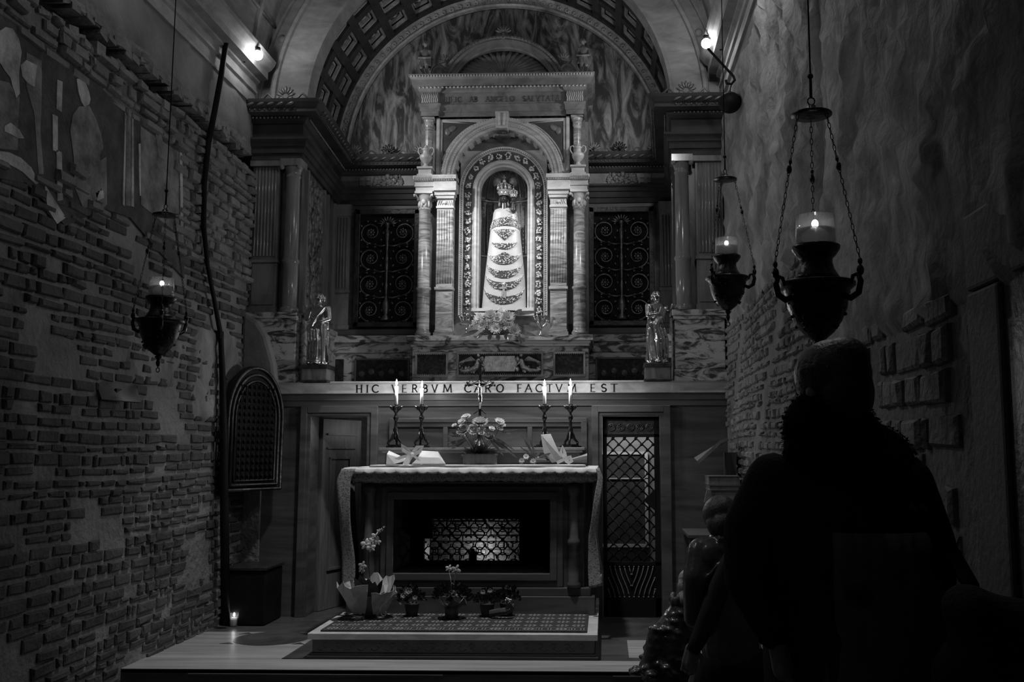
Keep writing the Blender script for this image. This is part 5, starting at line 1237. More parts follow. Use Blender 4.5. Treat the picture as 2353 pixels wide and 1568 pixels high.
# ------------------------------------------------------------------ plants on the altar step
cvP = lambda x, y, Y: at(700+x/3.075, 1050+y/3.075, Y=Y)
def potted(name, label, px, Y, r, h, pm=M_POT):
    p = cvP(px, 1000, Y); t = root(name, (p.x, Y, .179), label, 'plant'); b = MB(); b.lathe((p.x, Y, .179), [(r*.7, 0), (r*.85, h*.5), (r, h), (r*1.05, h), (r*.9, h-.01), (.001, h-.012)], 22); b.build('pot', pm, t); return t, p
# orchid in paper
t, p = potted('wrapped_orchid', 'pale orchid with broad leaves wrapped in white paper at the left of the altar step', 470, 6.95, .062, .085)
b = MB(); rr = random.Random(8)
def crumple(b, c, R0, z0, z1, a0, a1, n=16, rows=4, amp=.02, spike=.04):
    vs = []
    for j in range(rows+1):
        for i in range(n+1):
            a = a0+(a1-a0)*i/n; tt = j/rows; r_ = R0*(.45+.65*tt**.8)+rr.uniform(-amp, amp)*tt; z = z0+(z1-z0)*tt+(rr.uniform(-spike, spike) if j == rows else rr.uniform(-.008, .008)); vs.append((c[0]+r_*cos(a), c[1]+r_*sin(a)*.9, z))
    b.add(vs, [(j*(n+1)+i, j*(n+1)+i+1, (j+1)*(n+1)+i+1, (j+1)*(n+1)+i) for j in range(rows) for i in range(n)])
pc = (p.x, 6.95)
crumple(b, (pc[0]-.05, pc[1]-.01), .17, .215, .42, pi*.75, pi*1.62, 12, 5, .016, .03); crumple(b, (pc[0]+.03, pc[1]), .14, .205, .38, -pi*.5, pi*.25, 10, 4, .02, .03); crumple(b, (pc[0], pc[1]+.03), .14, .22, .45, .2, pi*.9, 12, 4, .015, .04)
b.build('paper_wrap', M_PAPER, t).modifiers.new('s', 'SOLIDIFY').thickness = .0015
b = MB(); crumple(b, (pc[0], pc[1]-.015), .09, .20, .31, pi*1.2, pi*1.95, 8, 3, .012, .03); b.build('film_wrap', M_PAPERM, t).modifiers.new('s', 'SOLIDIFY').thickness = .0015
b = MB()
for (a, c, w, dy) in ((465, 850, .045, -.03), (520, 870, .04, -.05), (395, 830, .04, .0), (590, 940, .012, -.06), (565, 860, .02, -.02), (355, 850, .03, 0)): q = cvP(a, c, 6.95); leaf(b, (pc[0], 6.95+dy*.6, .26), (q.x, 6.95+dy*1.3-.03, q.z), w*1.15, n=8)
b.build('leaf_rosette', M_LEAF, t)
b = MB(); pts = [cvP(470, 950, 6.93), cvP(455, 800, 6.92), cvP(450, 700, 6.9), cvP(470, 620, 6.88), cvP(520, 540, 6.86), cvP(570, 492, 6.86)]; b.tube(pts, .003, 6); b.build('flower_spike', M_LEAF, t)
def orchid(b, c, r, rz):
    R = Matrix.Rotation(rz, 3, 'Y')
    for k, (a, w, L) in enumerate(((0, .75, .8), (pi, .75, .8), (pi/2, .5, .9), (-pi/4*1.3, .45, .85), (-pi+pi/4*1.3, .45, .85))): b.ball(Vector(c)+R @ Vector((L*.5*r*cos(a), -.004, L*.5*r*sin(a))), (r*.52, r*.10, r*w*.5), 10, 6, R @ Matrix.Rotation(-a, 3, 'Y'))
    b.cur = 1; b.ball(Vector(c)+Vector((0, -.008, -.004)), (r*.2, r*.25, r*.2), 8, 6); b.cur = 0
for (x, y, r, a) in ((435, 620, .034, .2), (470, 640, .028, -.3), (500, 565, .027, .6), (475, 600, .024, 1.0), (515, 600, .022, 0), (525, 525, .014, .4), (545, 515, .009, 0), (410, 770, .026, .3), (560, 498, .006, 0), (405, 800, .02, .5)):
    b = MB(); orchid(b, cvP(x, y, 6.87+random.uniform(-.01, .01)), r*1.35, a); b.build('flower', [M_PETM if y > 700 else M_PETW, M_PETD], t)
b = MB(); q = cvP(555, 1080, 6.86); b.tube([(q.x+.02*cos(k*.6), 6.86, q.z+.035*sin(k*.6)-.004*k+.02) for k in range(12)], .004, 6); b.build('curled_ribbon', M_SILVER, t)
# central pot plant with foil
t, p = potted('potted_plant', 'round dark leafy plant in a pointed foil wrapper at the middle of the altar step', 1040, 6.92, .06, .10, M_PAPERM)
b = MB(); rr = random.Random(9); crumple(b, (p.x, 6.92), .095, .25, .30, 0, 2*pi, 14, 2, .015, .03); b.build('foil_wrap', M_PAPERM, t).modifiers.new('s', 'SOLIDIFY').thickness = .0015
b = MB()
for k in range(260):
    a = rr.uniform(0, 2*pi); e = rr.uniform(.0, 1.0); r_ = .125*sqrt(e); z = .31+.09*sqrt(max(0, 1-e))+rr.uniform(-.02, .02); c = Vector((p.x+r_*cos(a), 6.92+r_*.7*sin(a), z)); leaf(b, c, c+Vector((.03*cos(a), .02*sin(a), .012)), .010, n=3)
b.build('foliage', M_LEAF, t)
for (x, y, r, m_) in ((1020, 790, .03, 'w'), (1070, 800, .042, 'm')): b = MB(); q = cvP(x, y, 6.95); orchid(b, q, r, .4); b.tube([q, (p.x, 6.95, .36)], .002, 5); b.build('flower', [M_PETW if m_ == 'w' else M_PETM, M_PETD], t)
def bush(px, Y, w, h, label, n=170, fl=()):
    t, p = potted('potted_plant', label, px, Y, .055, .09); b = MB()
    for k in range(n):
        a = rr.uniform(0, 2*pi); e = rr.random(); r_ = w*sqrt(e); z = .26+h*(1-e*.6)*rr.uniform(.3, 1); c = Vector((p.x+r_*cos(a), Y+r_*.6*sin(a), z)); leaf(b, c, c+Vector((rr.uniform(-.03, .03), -.01, rr.uniform(-.01, .035))), .009, n=3)
    b.build('foliage', M_LEAF, t)
    for (x, y, r_, m_) in fl: b = MB(); bloom(b, cvP(x, y, Y-.07), r_, (0, -1, .5), 10, 2); b.build('flower', [m_, M_PETD], t)
bush(760, 7.02, .10, .15, 'small dark flowering plant just right of the wrapped orchid', fl=((735, 955, .03, M_PETD), (700, 985, .025, M_PETD), (780, 1000, .02, M_PETD), (690, 1035, .02, M_PETD)))
bush(1290, 7.02, .11, .12, 'low bushy dark plant between central pot and silvery bow', 220, fl=((1260, 960, .02, M_PETD), (1310, 950, .02, M_PETD)))
bush(1430, 7.06, .09, .14, 'dark bushy plant behind the silvery bow at right of the step', 160)
t = root('ribboned_posy', (cvP(1390, 1115, 6.95).x, 6.95, .18), 'small posy in crinkled silvery wrap lying on the right of the carpet', 'bouquet')
b = MB(); q0, q1, q2, q3 = cvP(1305, 1108, 6.95), cvP(1380, 1095, 6.93), cvP(1430, 1090, 6.93), cvP(1480, 1060, 6.95)
for a, c in ((q0, q1), (q1, q2), (q2, q3)): hull(b, (a, .022), (c, .026), 8, 1)
ribbon(b, [cvP(1430, 1080, 6.91), cvP(1440, 1040, 6.90), cvP(1450, 1050, 6.90), cvP(1475, 1085, 6.91)], .014); b.build('crinkled_wrap', M_PAPERM, t)
b = MB()
for k in range(9): b.ball(cvP(1435+random.uniform(-18, 22), 1015+random.uniform(-20, 14), 6.92), .007, 6, 5)
b.build('berries', M_PETW, t)
# ------------------------------------------------------------------ cornice bulbs
for p, w in ((BULB_L, 'left'), (BULB_R, 'right')):
    q = -1 if w == 'left' else 1
    t = root('bulb_lamp', p-Vector((0, 0, .07)), 'bright bare bulb on a bracket over the '+w+' pier', 'lamp', 'bulb lamps')
    b = MB(); b.ball(p, (.040, .040, .040), 20, 14); o = b.build('bulb', M_BULB, t); o.visible_shadow = True
    b = MB(); b.tube([p+Vector((q*.02, .02, .045)), p+Vector((q*.05, .03, .06)), p+Vector((q*.10, .02, .02)), p+Vector((q*.12, .02, -.05))], .010, 8); b.lathe(p+Vector((0, 0, .036)), [(.022, 0), (.022, .03), (.01, .035)], 12); b.build('bracket', M_BLACK, t)
# bracket with hook and counterweight on the right wall
A = at(1627, 112, Y=7.0); B_ = at(1685, 175, Y=6.8)
t = root('hanging_counterweight', (B_.x, B_.y, B_.z-.3), 'round dark counterweight hanging from an iron hook above the small lamp', 'counterweight')
b = MB(); b.tube([A, B_, B_+Vector((.01, 0, -.03)), B_+Vector((-.015, 0, -.06)), B_+Vector((-.05, 0, -.055)), B_+Vector((-.055, 0, -.03))], .010, 8); b.build('hook', M_BLACK, t)
b = MB(); c = at(1677, 236, Y=6.8); b.tube([B_+Vector((-.015, 0, -.06)), c+Vector((0, 0, .075))], .005, 6); b.ball(c+Vector((0, 0, .078)), .014, 8, 6); b.ball(c, (.083, .083, .078), 24, 16); b.build('weight', M_BLACK, t)
# ------------------------------------------------------------------ hanging sanctuary lamps
def sanctuary_lamp():
    t = root('sanctuary_lamp', (0, 0, 0), 'x', 'lamp', 'hanging sanctuary lamps')     # origin at the rim of the bowl
    fl_ = lambda a, z: 1+.035*abs(cos(a*9)) if .02 < z < .085 else 1
    b = MB(); b.lathe((0, 0, 0), [(.001, -.185), (.02, -.18), (.05, -.155), (.075, -.12), (.094, -.075), (.100, -.035), (.104, -.03), (.104, -.02), (.114, -.012), (.122, -.005), (.122, .004), (.115, .008), (.085, .012), (.001, .012)], 40)
    rr = random.Random(3)
    for k in range(46):
        a = rr.uniform(0, 2*pi); z = rr.uniform(-.15, -.03); r_ = .1*sqrt(max(.05, 1-((-z)/.19)**2.2)); b.ball((r_*.97*cos(a), r_*.97*sin(a), z), (.007, .007, .006), 6, 4)
    b.build('bowl', M_LAMPB, t)
    b = MB(); b.lathe((0, 0, 0), [(.082, .010), (.066, .03), (.055, .05), (.050, .07), (.052, .085), (.060, .092), (.066, .10), (.070, .106), (.076, .115), (.078, .125), (.070, .13), (.064, .128), (.001, .12)], 54, flute=fl_); b.build('neck', M_LAMPB, t)
    b = MB(); b.lathe((0, 0, 0), [(.001, -.245), (.008, -.235), (.012, -.22), (.008, -.205), (.014, -.195), (.02, -.19), (.012, -.183)], 16); b.tube([(.012*cos(k*.7), 0, -.258+.012*sin(k*.7)) for k in range(10)], .0025, 6, closed=False); b.build('finial', M_LAMPB, t)
    b = MB(); b.lathe((0, 0, 0), [(.060, .128), (.063, .13), (.064, .225), (.062, .225), (.060, .132), (.001, .130)], 40); g = b.build('glass', M_GLASS, t)
    b = MB(); b.lathe((0, 0, 0), [(.001, .134), (.058, .134), (.058, .182), (.001, .182)], 36); b.build('oil', M_WATER, t)
    b = MB(); b.lathe((0, 0, 0), [(.001, .136), (.019, .136), (.020, .178), (.016, .182), (.001, .180)], 20); cn = b.build('candle', M_WAX, t)
    b = MB(); b.ball((0, 0, .200), (.011, .011, .015), 12, 8); b.build('flame', M_FLAME, t)
    for k in range(3):
        a = radians(200+120*k); c, s_ = cos(a), sin(a)
        b = MB(); b.tube([(.095*c, .095*s_, -.045), (.115*c, .115*s_, -.055), (.142*c, .142*s_, -.04), (.150*c, .150*s_, -.005), (.142*c, .142*s_, .02), (.125*c, .125*s_, .015), (.118*c, .118*s_, -.01)], [.009, .011, .011, .010, .009, .007, .005], 8)
        b.ball((.150*c, .150*s_, .03), (.012, .012, .018), 8, 6); b.ball((.150*c, .150*s_, .058), (.008, .008, .012), 8, 6); b.build('handle', M_LAMPB, t)
        b = MB(); p0 = Vector((.150*c, .150*s_, .065)); p1 = Vector((.052*c, .052*s_, .565)); d = p1-p0; n = 26; R = d.to_track_quat('Z', 'Y').to_matrix()
        for i in range(n):
            m = p0+d*((i+.5)/n); L = d.length/n*.62; Ry = R @ Matrix.Rotation(pi/2*(i % 2), 3, 'Z')
            b.tube([m+Ry @ Vector((.0045*cos(q), 0, L*sin(q))) for q in [j*pi/4 for j in range(8)]], .0014, 5, closed=True)
        b.ball(p0+d*.62, (.009, .009, .016), 8, 6); b.ball(p0+d*.67, (.006, .006, .008), 8, 6); b.build('chain', M_LAMPB, t)
    b = MB(); b.lathe((0, 0, 0), [(.001, .600), (.014, .598), (.02, .585), (.045, .578), (.066, .570), (.066, .565), (.03, .562), (.001, .562)], 32)
    b.tube([(.012*cos(k*.7), 0, .614+.013*sin(k*.7)) for k in range(10)], .0025, 6); b.build('canopy', M_LAMPB, t)
    return t
L0 = sanctuary_lamp()
def put_lamp(t, px, py, Y, ztop, label, energy):
    p = at(px, py, Y=Y); t.location = p; t['label'] = label
    b = MB(); b.tube([(p.x, p.y, p.z+.625), (p.x, p.y, p.z+.70)], .005, 6); b.ball((p.x, p.y, p.z+.70), .010, 8, 6); b.tube([(p.x, p.y, p.z+.70), (p.x, p.y, ztop)], .0028, 6); b.build('suspension_rod', M_BLACK, t)
    lamp('oil_flame_light', 'POINT', (p.x, p.y, p.z+.205), energy*.5, .01)
L1 = copy_tree(L0); L2 = copy_tree(L0)
put_lamp(L0, 1877, 655, 3.07, 5.3, 'dark bronze hanging lamp with lit glass, nearest, above the standing person', .25)
put_lamp(L1, 1671, 640, 5.3, 6.0, 'dark bronze hanging lamp with lit glass, farther one by the right pier', .3); L1.rotation_euler = (0, 0, .5)
put_lamp(L2, 368, 738, 4.9, 6.0, 'dark bronze hanging lamp with lit glass before the left brick wall', .3); L2.rotation_euler = (0, 0, -.4)
# ------------------------------------------------------------------ lattice gate in the right doorway
x0, x1 = D0+.005, D1-.005; yg = YF+.03
t = root('lattice_gate', ((x0+x1)/2, yg, 0), 'dark iron lattice gate with lock plate in the right doorway', 'gate')
Z = lambda py: at(1455, py, Y=yg).z
za, zb, zc_, zd, ze, zf = .004, Z(1375), Z(1300), Z(1292), Z(1005), DT-.005
b = MB(); b.box(x0, x0+.035, yg-.012, yg+.012, za, zf); b.box(x1-.045, x1, yg-.012, yg+.012, za, zf)
b.box(x0, x1, yg-.012, yg+.012, za, zb); b.box(x0, x1, yg-.012, yg+.012, zc_, zd+.0); b.box(x0, x1, yg-.012, yg+.012, ze, ze+.025); b.box(x0, x1, yg-.012, yg+.012, zf-.03, zf); b.build('frame', M_BLACK, t)
b = MB(); w = x1-x0-.08; xa = x0+.035; s_ = w/4.1; nz = int((ze-zd)/s_)+1
def clip(p, q):
    (ax, az), (bx, bz) = p, q; t0, t1 = 0, 1; dx, dz = bx-ax, bz-az
    for a, c, lo, hi in ((ax, dx, xa, xa+w), (az, dz, zd, ze)):
        if abs(c) < 1e-9: continue
        u, v = (lo-a)/c, (hi-a)/c
        if u > v: u, v = v, u
        t0, t1 = max(t0, u), min(t1, v)
    return None if t0 >= t1 else ((ax+dx*t0, az+dz*t0), (ax+dx*t1, az+dz*t1))
H = ze-zd
for k in range(-14, 8):
    for sg in (1, -1):
        a_ = (xa+k*s_, zd) if sg > 0 else (xa+w-k*s_, zd); q = clip(a_, (a_[0]+sg*H, zd+H))
        if q: b.tube([(q[0][0], yg, q[0][1]), (q[1][0], yg, q[1][1])], .006, 5)
for i in range(0, 10):
    for j in range(0, 2*nz+1):
        if (i+j) % 2 == 0:
            x, z = xa+i*s_/2, zd+j*s_/2
            if x < xa+w and z < ze: b.ball((x, yg, z), (.013, .009, .013), 6, 5)
b.build('lattice', M_BLACK, t)
b = MB(); zl = Z(1150); b.prism([(x1-.14, zl), (x1-.04, zl+.09), (x1-.04, zl-.09)], yg-.02, yg+.0); b.build('lock_plate', M_BLACK, t)
b = MB(); zt_ = (ze+.025+zf-.03)/2
for i in range(5):
    c = xa+w*(i+.5)/5; b.tube([(c+.028*cos(k*pi/6), yg-.006, zt_+.028*sin(k*pi/6)) for k in range(12)], .004, 5, closed=True)
    for k in range(6): b.ball((c+.016*cos(k*pi/3), yg-.008, zt_+.016*sin(k*pi/3)), .006, 6, 4)
b.box(xa, xa+w, yg, yg+.006, ze+.02, zf-.03); b.build('top_frieze', M_BRONZE, t)
b = MB(); zz0, zz1 = zb+.01, zc_-.01
for i in range(0):
    c = xa; d = 1
    b.tube([(c, yg-.008, zz1), (c-.0*d, yg-.008, zz1-.02), (c-d*.02, yg-.008, (zz0+zz1)/2+.01), (c-d*.036, yg-.008, (zz0+zz1)/2-.01), (c-d*.05, yg-.008, zz0+.01)], .006, 6)
    for z in (zz0, zz1, (zz0+zz1)/2): b.ball((c-(0 if z == zz1 else d*.028 if z != zz0 else d*.05), yg-.01, z), .008, 6, 5)

for sd_ in (-1, 1):
    xm = xa+w/2
    for k in range(-2, 5):
        pts_ = []
        for j_ in range(9):
            v = j_/8; u = w*(k+.5)/10+.2*w*(v-.06*sin(2*pi*v))
            if 0 <= u <= w/2: pts_.append((xm+sd_*(w/2-u), yg-.008, zz1-(zz1-zz0)*v))
        if len(pts_) > 1: b.tube(pts_, .005, 6); b.ball(pts_[0], .008, 6, 5); b.ball(pts_[-1], .008, 6, 5)
b.build('scroll_bars', M_STONE, t); b = MB(); b.box(xa, xa+w, yg-.001, yg+.004, zb, zc_); b.build('kick_plate', M_BLACK, t)
# door leaf standing open in the left doorway
t = root('panelled_door', (-1.40, 8.35, 0), 'panelled wooden door leaf standing open inside the left doorway', 'door')
b = MB(); b.prism([(-1.44, 8.29), (-1.25, 8.85), (-1.29, 8.87), (-1.48, 8.30)], .005, 1.64, 'z'); b.build('leaf', M_DOOR, t)
b = MB(); d = Vector((.19, .56, 0)).normalized(); n_ = Vector((d.y, -d.x, 0))
for (s0, s1, z0, z1) in ((.06, .50, 1.50, 1.515), (.06, .50, 1.38, 1.395), (.1, .12, .35, 1.3), (.40, .42, .35, 1.3), (.1, .42, 1.29, 1.31), (.1, .42, .33, .35)):
    P_ = [Vector((-1.44, 8.29, 0))+d*s0, Vector((-1.44, 8.29, 0))+d*s1]; b.prism([(P_[0].x, P_[0].y), (P_[1].x, P_[1].y), (P_[1].x+n_.x*.012, P_[1].y+n_.y*.012), (P_[0].x+n_.x*.012, P_[0].y+n_.y*.012)], z0, z1, 'z')
b.build('panel_moulding', M_DOOR, t)
# ------------------------------------------------------------------ arched grating in the left corner
t = root('arched_grating', (-1.86, 7.75, .95), 'tall arch-topped dark metal grating in stone frame at the left corner', 'grating')
P0_ = at(507, 1130, Y=7.45); P1_ = at(638, 1125, Y=7.98); ex = Vector((P1_.x-P0_.x, P1_.y-P0_.y, 0)); Wd = ex.length; ex.normalize(); ny_ = Vector((ex.y, -ex.x, 0)); zb = 1.04; zs = 1.62
def G(u, z, o=0): q = Vector((P0_.x, P0_.y, 0))+ex*u+ny_*o; return Vector((q.x, q.y, z))
def archpts(r_, n=20): return [(Wd/2-r_, zb+(Wd/2-r_))]+[(Wd/2-r_*cos(pi*i/n), zs+r_*1.45*sin(pi*i/n)) for i in range(n+1)]+[(Wd/2+r_, zb+(Wd/2-r_))]
b = MB(); o_ = archpts(Wd/2); vs = [G(u, z, .03) for u, z in o_]+[G(u, z, -.02) for u, z in o_]; n = len(o_)
b.add(vs, [list(range(n)), list(range(2*n-1, n-1, -1))]+[(i, i+n, (i+1) % n+n, (i+1) % n) for i in range(n)]); b.build('back_plate', M_VOID, t)
b = MB()
for r_, w_ in ((Wd/2-.012, .014), (Wd/2-.05, .012), (Wd/2-.085, .008)): pts = archpts(r_); b.tube([G(u, z, .04) for u, z in pts]+[G(pts[0][0], pts[0][1], .04)], w_, 6)
b.build('frame', M_BRONZED, t)
b = MB()
for i in range(9):
    u = .1+(Wd-.2)*i/8; zt_ = zs+sqrt(max(.02, 1-((u-Wd/2)/(Wd/2-.07))**2))*(Wd/2-.08)*1.4; b.tube([G(u, zb+.09, .045), G(u, zt_, .045)], .004, 5)
for k in range(14):
    z = zb+.12+k*.055
    for i in range(8):
        u = .1+(Wd-.2)*(i+.5)/8; b.ball(G(u, z, .045), (.014, .008, .02), 6, 4)
b.build('ironwork', M_BLACK, t)
# dark chest
t = root('chest', (-1.82, 7.82, 0), 'black box chest on the floor in the left corner below the grating', 'chest')
b = MB(); b.box(-1.99, -1.66, 7.60, 8.00, .004, .42); b.build('body', M_BLACK, t, bev=.01); b = MB(); b.box(-2.0, -1.65, 7.59, 8.01, .425, .45); b.build('lid', M_BRONZED, t, bev=.006)
# votive candle
p = at(537, 1440, Z=0); t = root('votive_candle', (p.x, p.y, 0), 'small lit votive candle in a glass on the floor by the left wall', 'candle')
b = MB(); b.lathe((p.x, p.y, .003), [(.001, 0), (.030, 0), (.034, .05), (.036, .105), (.034, .105), (.032, .05), (.028, .004)], 24); b.build('glass', M_GLASS, t)
b = MB(); b.lathe((p.x, p.y, .008), [(.022, 0), (.024, .06), (.001, .062)], 18); b.build('wax', M_WAX, t)
b = MB(); b.ball((p.x, p.y, .09), (.007, .007, .014), 10, 8); b.build('flame', M_FLAME, t)
lamp('votive_light', 'POINT', (p.x, p.y, .095), .03, .008)
# cable running down the left wall, widened lower down to include its shadow
t = root('conduit', (-2.0, 7.6, 0), 'thick dark cable bending down the left brick wall to the floor', 'cable')
pts = [at(516, 58, Y=7.2), at(497, 175, Y=7.1), at(478, 262, Y=7.0), at(462, 330, Y=6.92), at(455, 420, Y=6.88), at(455, 520, Y=6.9), at(465, 610, Y=7.0), at(485, 690, Y=7.15), at(502, 770, Y=7.3), at(511, 860, Y=7.35), at(514, 1000, Y=7.38), at(516, 1200, Y=7.42), at(518, 1425, Y=7.5)]
pts = [Vector((max(p.x, -1.975), p.y, max(p.z, .01))) for p in pts]; b = MB(); b.tube(pts, [.022, .022, .022, .022, .02, .020, .016, .016, .02, .024, .03, .034, .034], 10); b.build('cable', M_BLACK, t)
for p in (pts[8], pts[10]): b = MB(); b.boxc((p.x-.02, p.y, p.z), (.06, .07, .06)); b.build('clamp', M_BLACK, t)
# reflecting plate on the left wall
t = root('glass_plaque', (-2.0, 5.85, 1.70), 'small reflecting rectangular plate fixed on the left brick wall', 'plaque')
q0, q1 = at(229, 922, X=-1.99), at(312, 882, X=-1.99); b = MB(); b.boxc((-1.99, (q0.y+q1.y)/2, (q0.z+q1.z)/2), (.012, .37, .125), Vector((.91, -.155, .40)).to_track_quat('X', 'Z').to_matrix()); b.build('plate', M_MIRROR, t); 
b = MB(); b.box(-2.03, -1.985, (q0.y+q1.y)/2-.03, (q0.y+q1.y)/2+.03, (q0.z+q1.z)/2-.02, (q0.z+q1.z)/2+.02); b.build('bracket', M_BLACK, t)
# ------------------------------------------------------------------ fresco fragments on the left wall
XF = -2.012
def patch(b, px, off=0):
    b = MB(); P_ = [at(x, y, X=XF) for x, y in px]; n = len(P_); cc = sum(P_, Vector())/n
    b.add([Vector((XF+off, p.y, p.z)) for p in P_]+[Vector((XF-.012, p.y, p.z)) for p in P_], [list(range(n))]+[(i, i+n, (i+1) % n+n, (i+1) % n) for i in range(n)])
    b.build('painted_area', CURM, FR)
FR = root('wall_fresco', (XF, 5.4, 2.85), 'faded medieval wall painting of standing saints on the upper left wall', 'fresco')
CURM = M_FRES_D; patch(b, [(-60, -10), (0, 30), (120, 112), (230, 200), (290, 258), (350, 300), (413, 345), (424, 500), (424, 640), (350, 560), (300, 500), (240, 480), (150, 520), (110, 470), (60, 420), (-60, 400)]); CURM = M_FRES_L
patch(b, [(0, 70), (12, 62), (28, 66), (42, 90), (48, 120), (42, 170), (44, 215), (36, 225), (28, 200), (22, 178), (8, 160), (-10, 130), (-10, 75)], .004)      # nearest head
patch(b, [(8, 290), (22, 282), (42, 298), (53, 318), (40, 318), (22, 308), (8, 302)], .006)
patch(b, [(-20, 345), (18, 350), (45, 362), (70, 385), (88, 420), (80, 424), (50, 395), (20, 378), (-20, 372)], .005)
patch(b, [(174, 182), (183, 180), (194, 188), (202, 210), (206, 228), (203, 240), (192, 246), (184, 232), (178, 210)], .006)     # second head
patch(b, [(286, 258), (280, 470), (285, 474), (288, 262)], .006); patch(b, [(301, 270), (300, 474), (306, 476), (305, 275)], .006); patch(b, [(317, 330), (319, 450), (322, 450), (321, 330)], .006)
patch(b, [(411, 350), (414, 545), (420, 545), (417, 352)], .006)
patch(b, [(130, 183), (142, 188), (140, 258), (128, 250)], .005); patch(b, [(119, 262), (131, 268), (131, 350), (120, 345)], .005); patch(b, [(128, 345), (140, 350), (143, 460), (130, 462)], .005)
patch(b, [(46, 150), (60, 138), (84, 150), (78, 200), (62, 190), (50, 175)], .003)
patch(b, [(100, 420), (118, 450), (150, 500), (130, 515), (108, 480)], .004); patch(b, [(218, 440), (236, 438), (238, 455), (222, 462)], .004)
CURM = M_FRES_M
patch(b, [(-20, 180), (20, 190), (44, 225), (40, 290), (40, 345), (-20, 340)], .003)
patch(b, [(180, 245), (204, 243), (220, 275), (232, 310), (236, 340), (228, 358), (232, 430), (215, 470), (190, 480), (170, 430), (168, 360), (160, 300), (166, 265)], .004)    # second figure
patch(b, [(288, 264), (288, 472), (300, 474), (300, 270)], .003); patch(b, [(322, 290), (323, 470), (360, 500), (410, 540), (410, 350), (350, 310)], .003)
patch(b, [(60, 120), (95, 140), (95, 230), (92, 300), (100, 400), (88, 400), (78, 260), (60, 200)], .002); patch(b, [(355, 300), (370, 310), (378, 370), (362, 360)], .005)
patch(b, [(228, 370), (244, 360), (245, 470), (235, 480)], .003)

# ------------------------------------------------------------------ lectern, books and shelf at the right
t = root('reading_desk', (1.78, 7.2, .9), 'sloping wooden reading desk at the right, above the book pile', 'lectern')
A_, B_, C_, D_ = at(1603, 1068, Y=7.1), at(1664, 1006, Y=7.1), at(1610, 1060, Y=7.4), at(1672, 1006, Y=7.4)
b = MB(); vs = [at(1602, 1060, Y=7.15), at(1655, 1012, Y=7.15), at(1672, 1006, Y=7.45), at(1595, 1052, Y=7.45)]; vs = vs+[p-Vector((-.012, 0, .02)) for p in vs]
b.add(vs, [(0, 1, 2, 3), (7, 6, 5, 4), (0, 4, 5, 1), (1, 5, 6, 2), (2, 6, 7, 3), (3, 7, 4, 0)]); b.build('sloping_board', M_WOODP, t)
p = at(1685, 1040, Y=7.3); b = MB(); b.box(p.x-.05, min(p.x+.10, 2.0), 7.32, 7.5, .765, p.z-.0); b.build('support', M_WOOD, t)
SX = at(1620, 1160, Y=7.1)
t = root('side_table', (1.80, 7.2, 0), 'dark wooden side table against the right wall carrying the books', 'table')
b = MB(); b.box(1.60, 2.0, 6.98, 7.55, .735, .76); b.build('table_top', M_WOOD, t, bev=.004)
for x in (1.63, 1.97):
    for y in (7.02, 7.50): b = MB(); b.box(x-.02, x+.02, y-.02, y+.02, .002, .735); b.build('leg', M_WOOD, t)
def bk(px0, px1, py0, py1, Y, dp, label, m):
    A_, B_ = at(px0, py1, Y=Y), at(px1, py0, Y=Y); t = root('book', ((A_.x+B_.x)/2, Y+dp/2, A_.z), label, 'book', 'books stacked on the side table')
    h = B_.z-A_.z; b = MB(); b.box(A_.x, B_.x, Y, Y+dp, A_.z, A_.z+.005); b.box(A_.x, B_.x, Y, Y+dp, B_.z-.005, B_.z); b.box(B_.x-.004, B_.x, Y, Y+dp, A_.z, B_.z); b.build('cover', m, t)
    b = MB(); b.box(A_.x+.004, B_.x-.006, Y+.006, Y+dp-.006, A_.z+.005, B_.z-.005); b.build('pages', M_WOODP, t); return A_.z, B_.z
zt_ = at(1620, 1157, Y=7.02).z
bk(1632, 1710, 1127, 1156, 7.02, .30, 'thickest dark book at the bottom of the pile on the side table', M_WOOD)
bk(1630, 1704, 1115, 1126.5, 7.03, .28, 'thin pale-edged book in the middle of the pile on the side table', M_STONE)
bk(1628, 1700, 1094, 1114.5, 7.03, .27, 'pale grey book on top of the pile on the side table', M_STONE)
t = root('leaflet_box', at(1622, 1155, Y=6.99), 'small pale leaflet holder leaning at the left of the book pile', 'box'); p = t.location
b = MB(); b.prism([(p.x-.012, p.z-.0), (p.x+.035, p.z-.0), (p.x+.038, p.z+.09), (p.x+.008, p.z+.09)], 6.985, 7.01); b.build('card', M_STONE, t)
# ------------------------------------------------------------------ people
ZF = -.18
def hand(b, c, d, up_, s_=1.0, curl=.5, side=1):
    c = Vector(c); d = Vector(d).normalized(); n_ = Vector(up_).normalized(); w = d.cross(n_).normalized()*side; n_ = w.cross(d).normalized()*side
    b.limb([c-d*.01*s_, c+d*.07*s_], [.024*s_, .030*s_]); b.cap(c+w*.016*s_, .016*s_, c+d*.07*s_+w*.026*s_, .014*s_); b.cap(c-w*.016*s_, .016*s_, c+d*.07*s_-w*.026*s_, .014*s_)
    for i, L in enumerate((.070, .080, .075, .058)):
        o = w*(.030-.020*i)*s_; p0 = c+d*.08*s_+o; p1 = p0+(d*cos(curl*.5)-n_*sin(curl*.5))*L*.5*s_; p2 = p1+(d*cos(curl)-n_*sin(curl))*L*.32*s_; p3 = p2+(d*cos(curl*1.6)-n_*sin(curl*1.6))*L*.25*s_
        b.limb([p0, p1, p2, p3], [.0095*s_, .009*s_, .008*s_, .007*s_], 8)
    q0 = c+d*.015*s_+w*.028*s_; b.limb([q0, q0+(d*.5+w*.6)*.045*s_, q0+(d*.85+w*.35)*.075*s_-n_*.01], [.013*s_, .010*s_, .008*s_], 8)
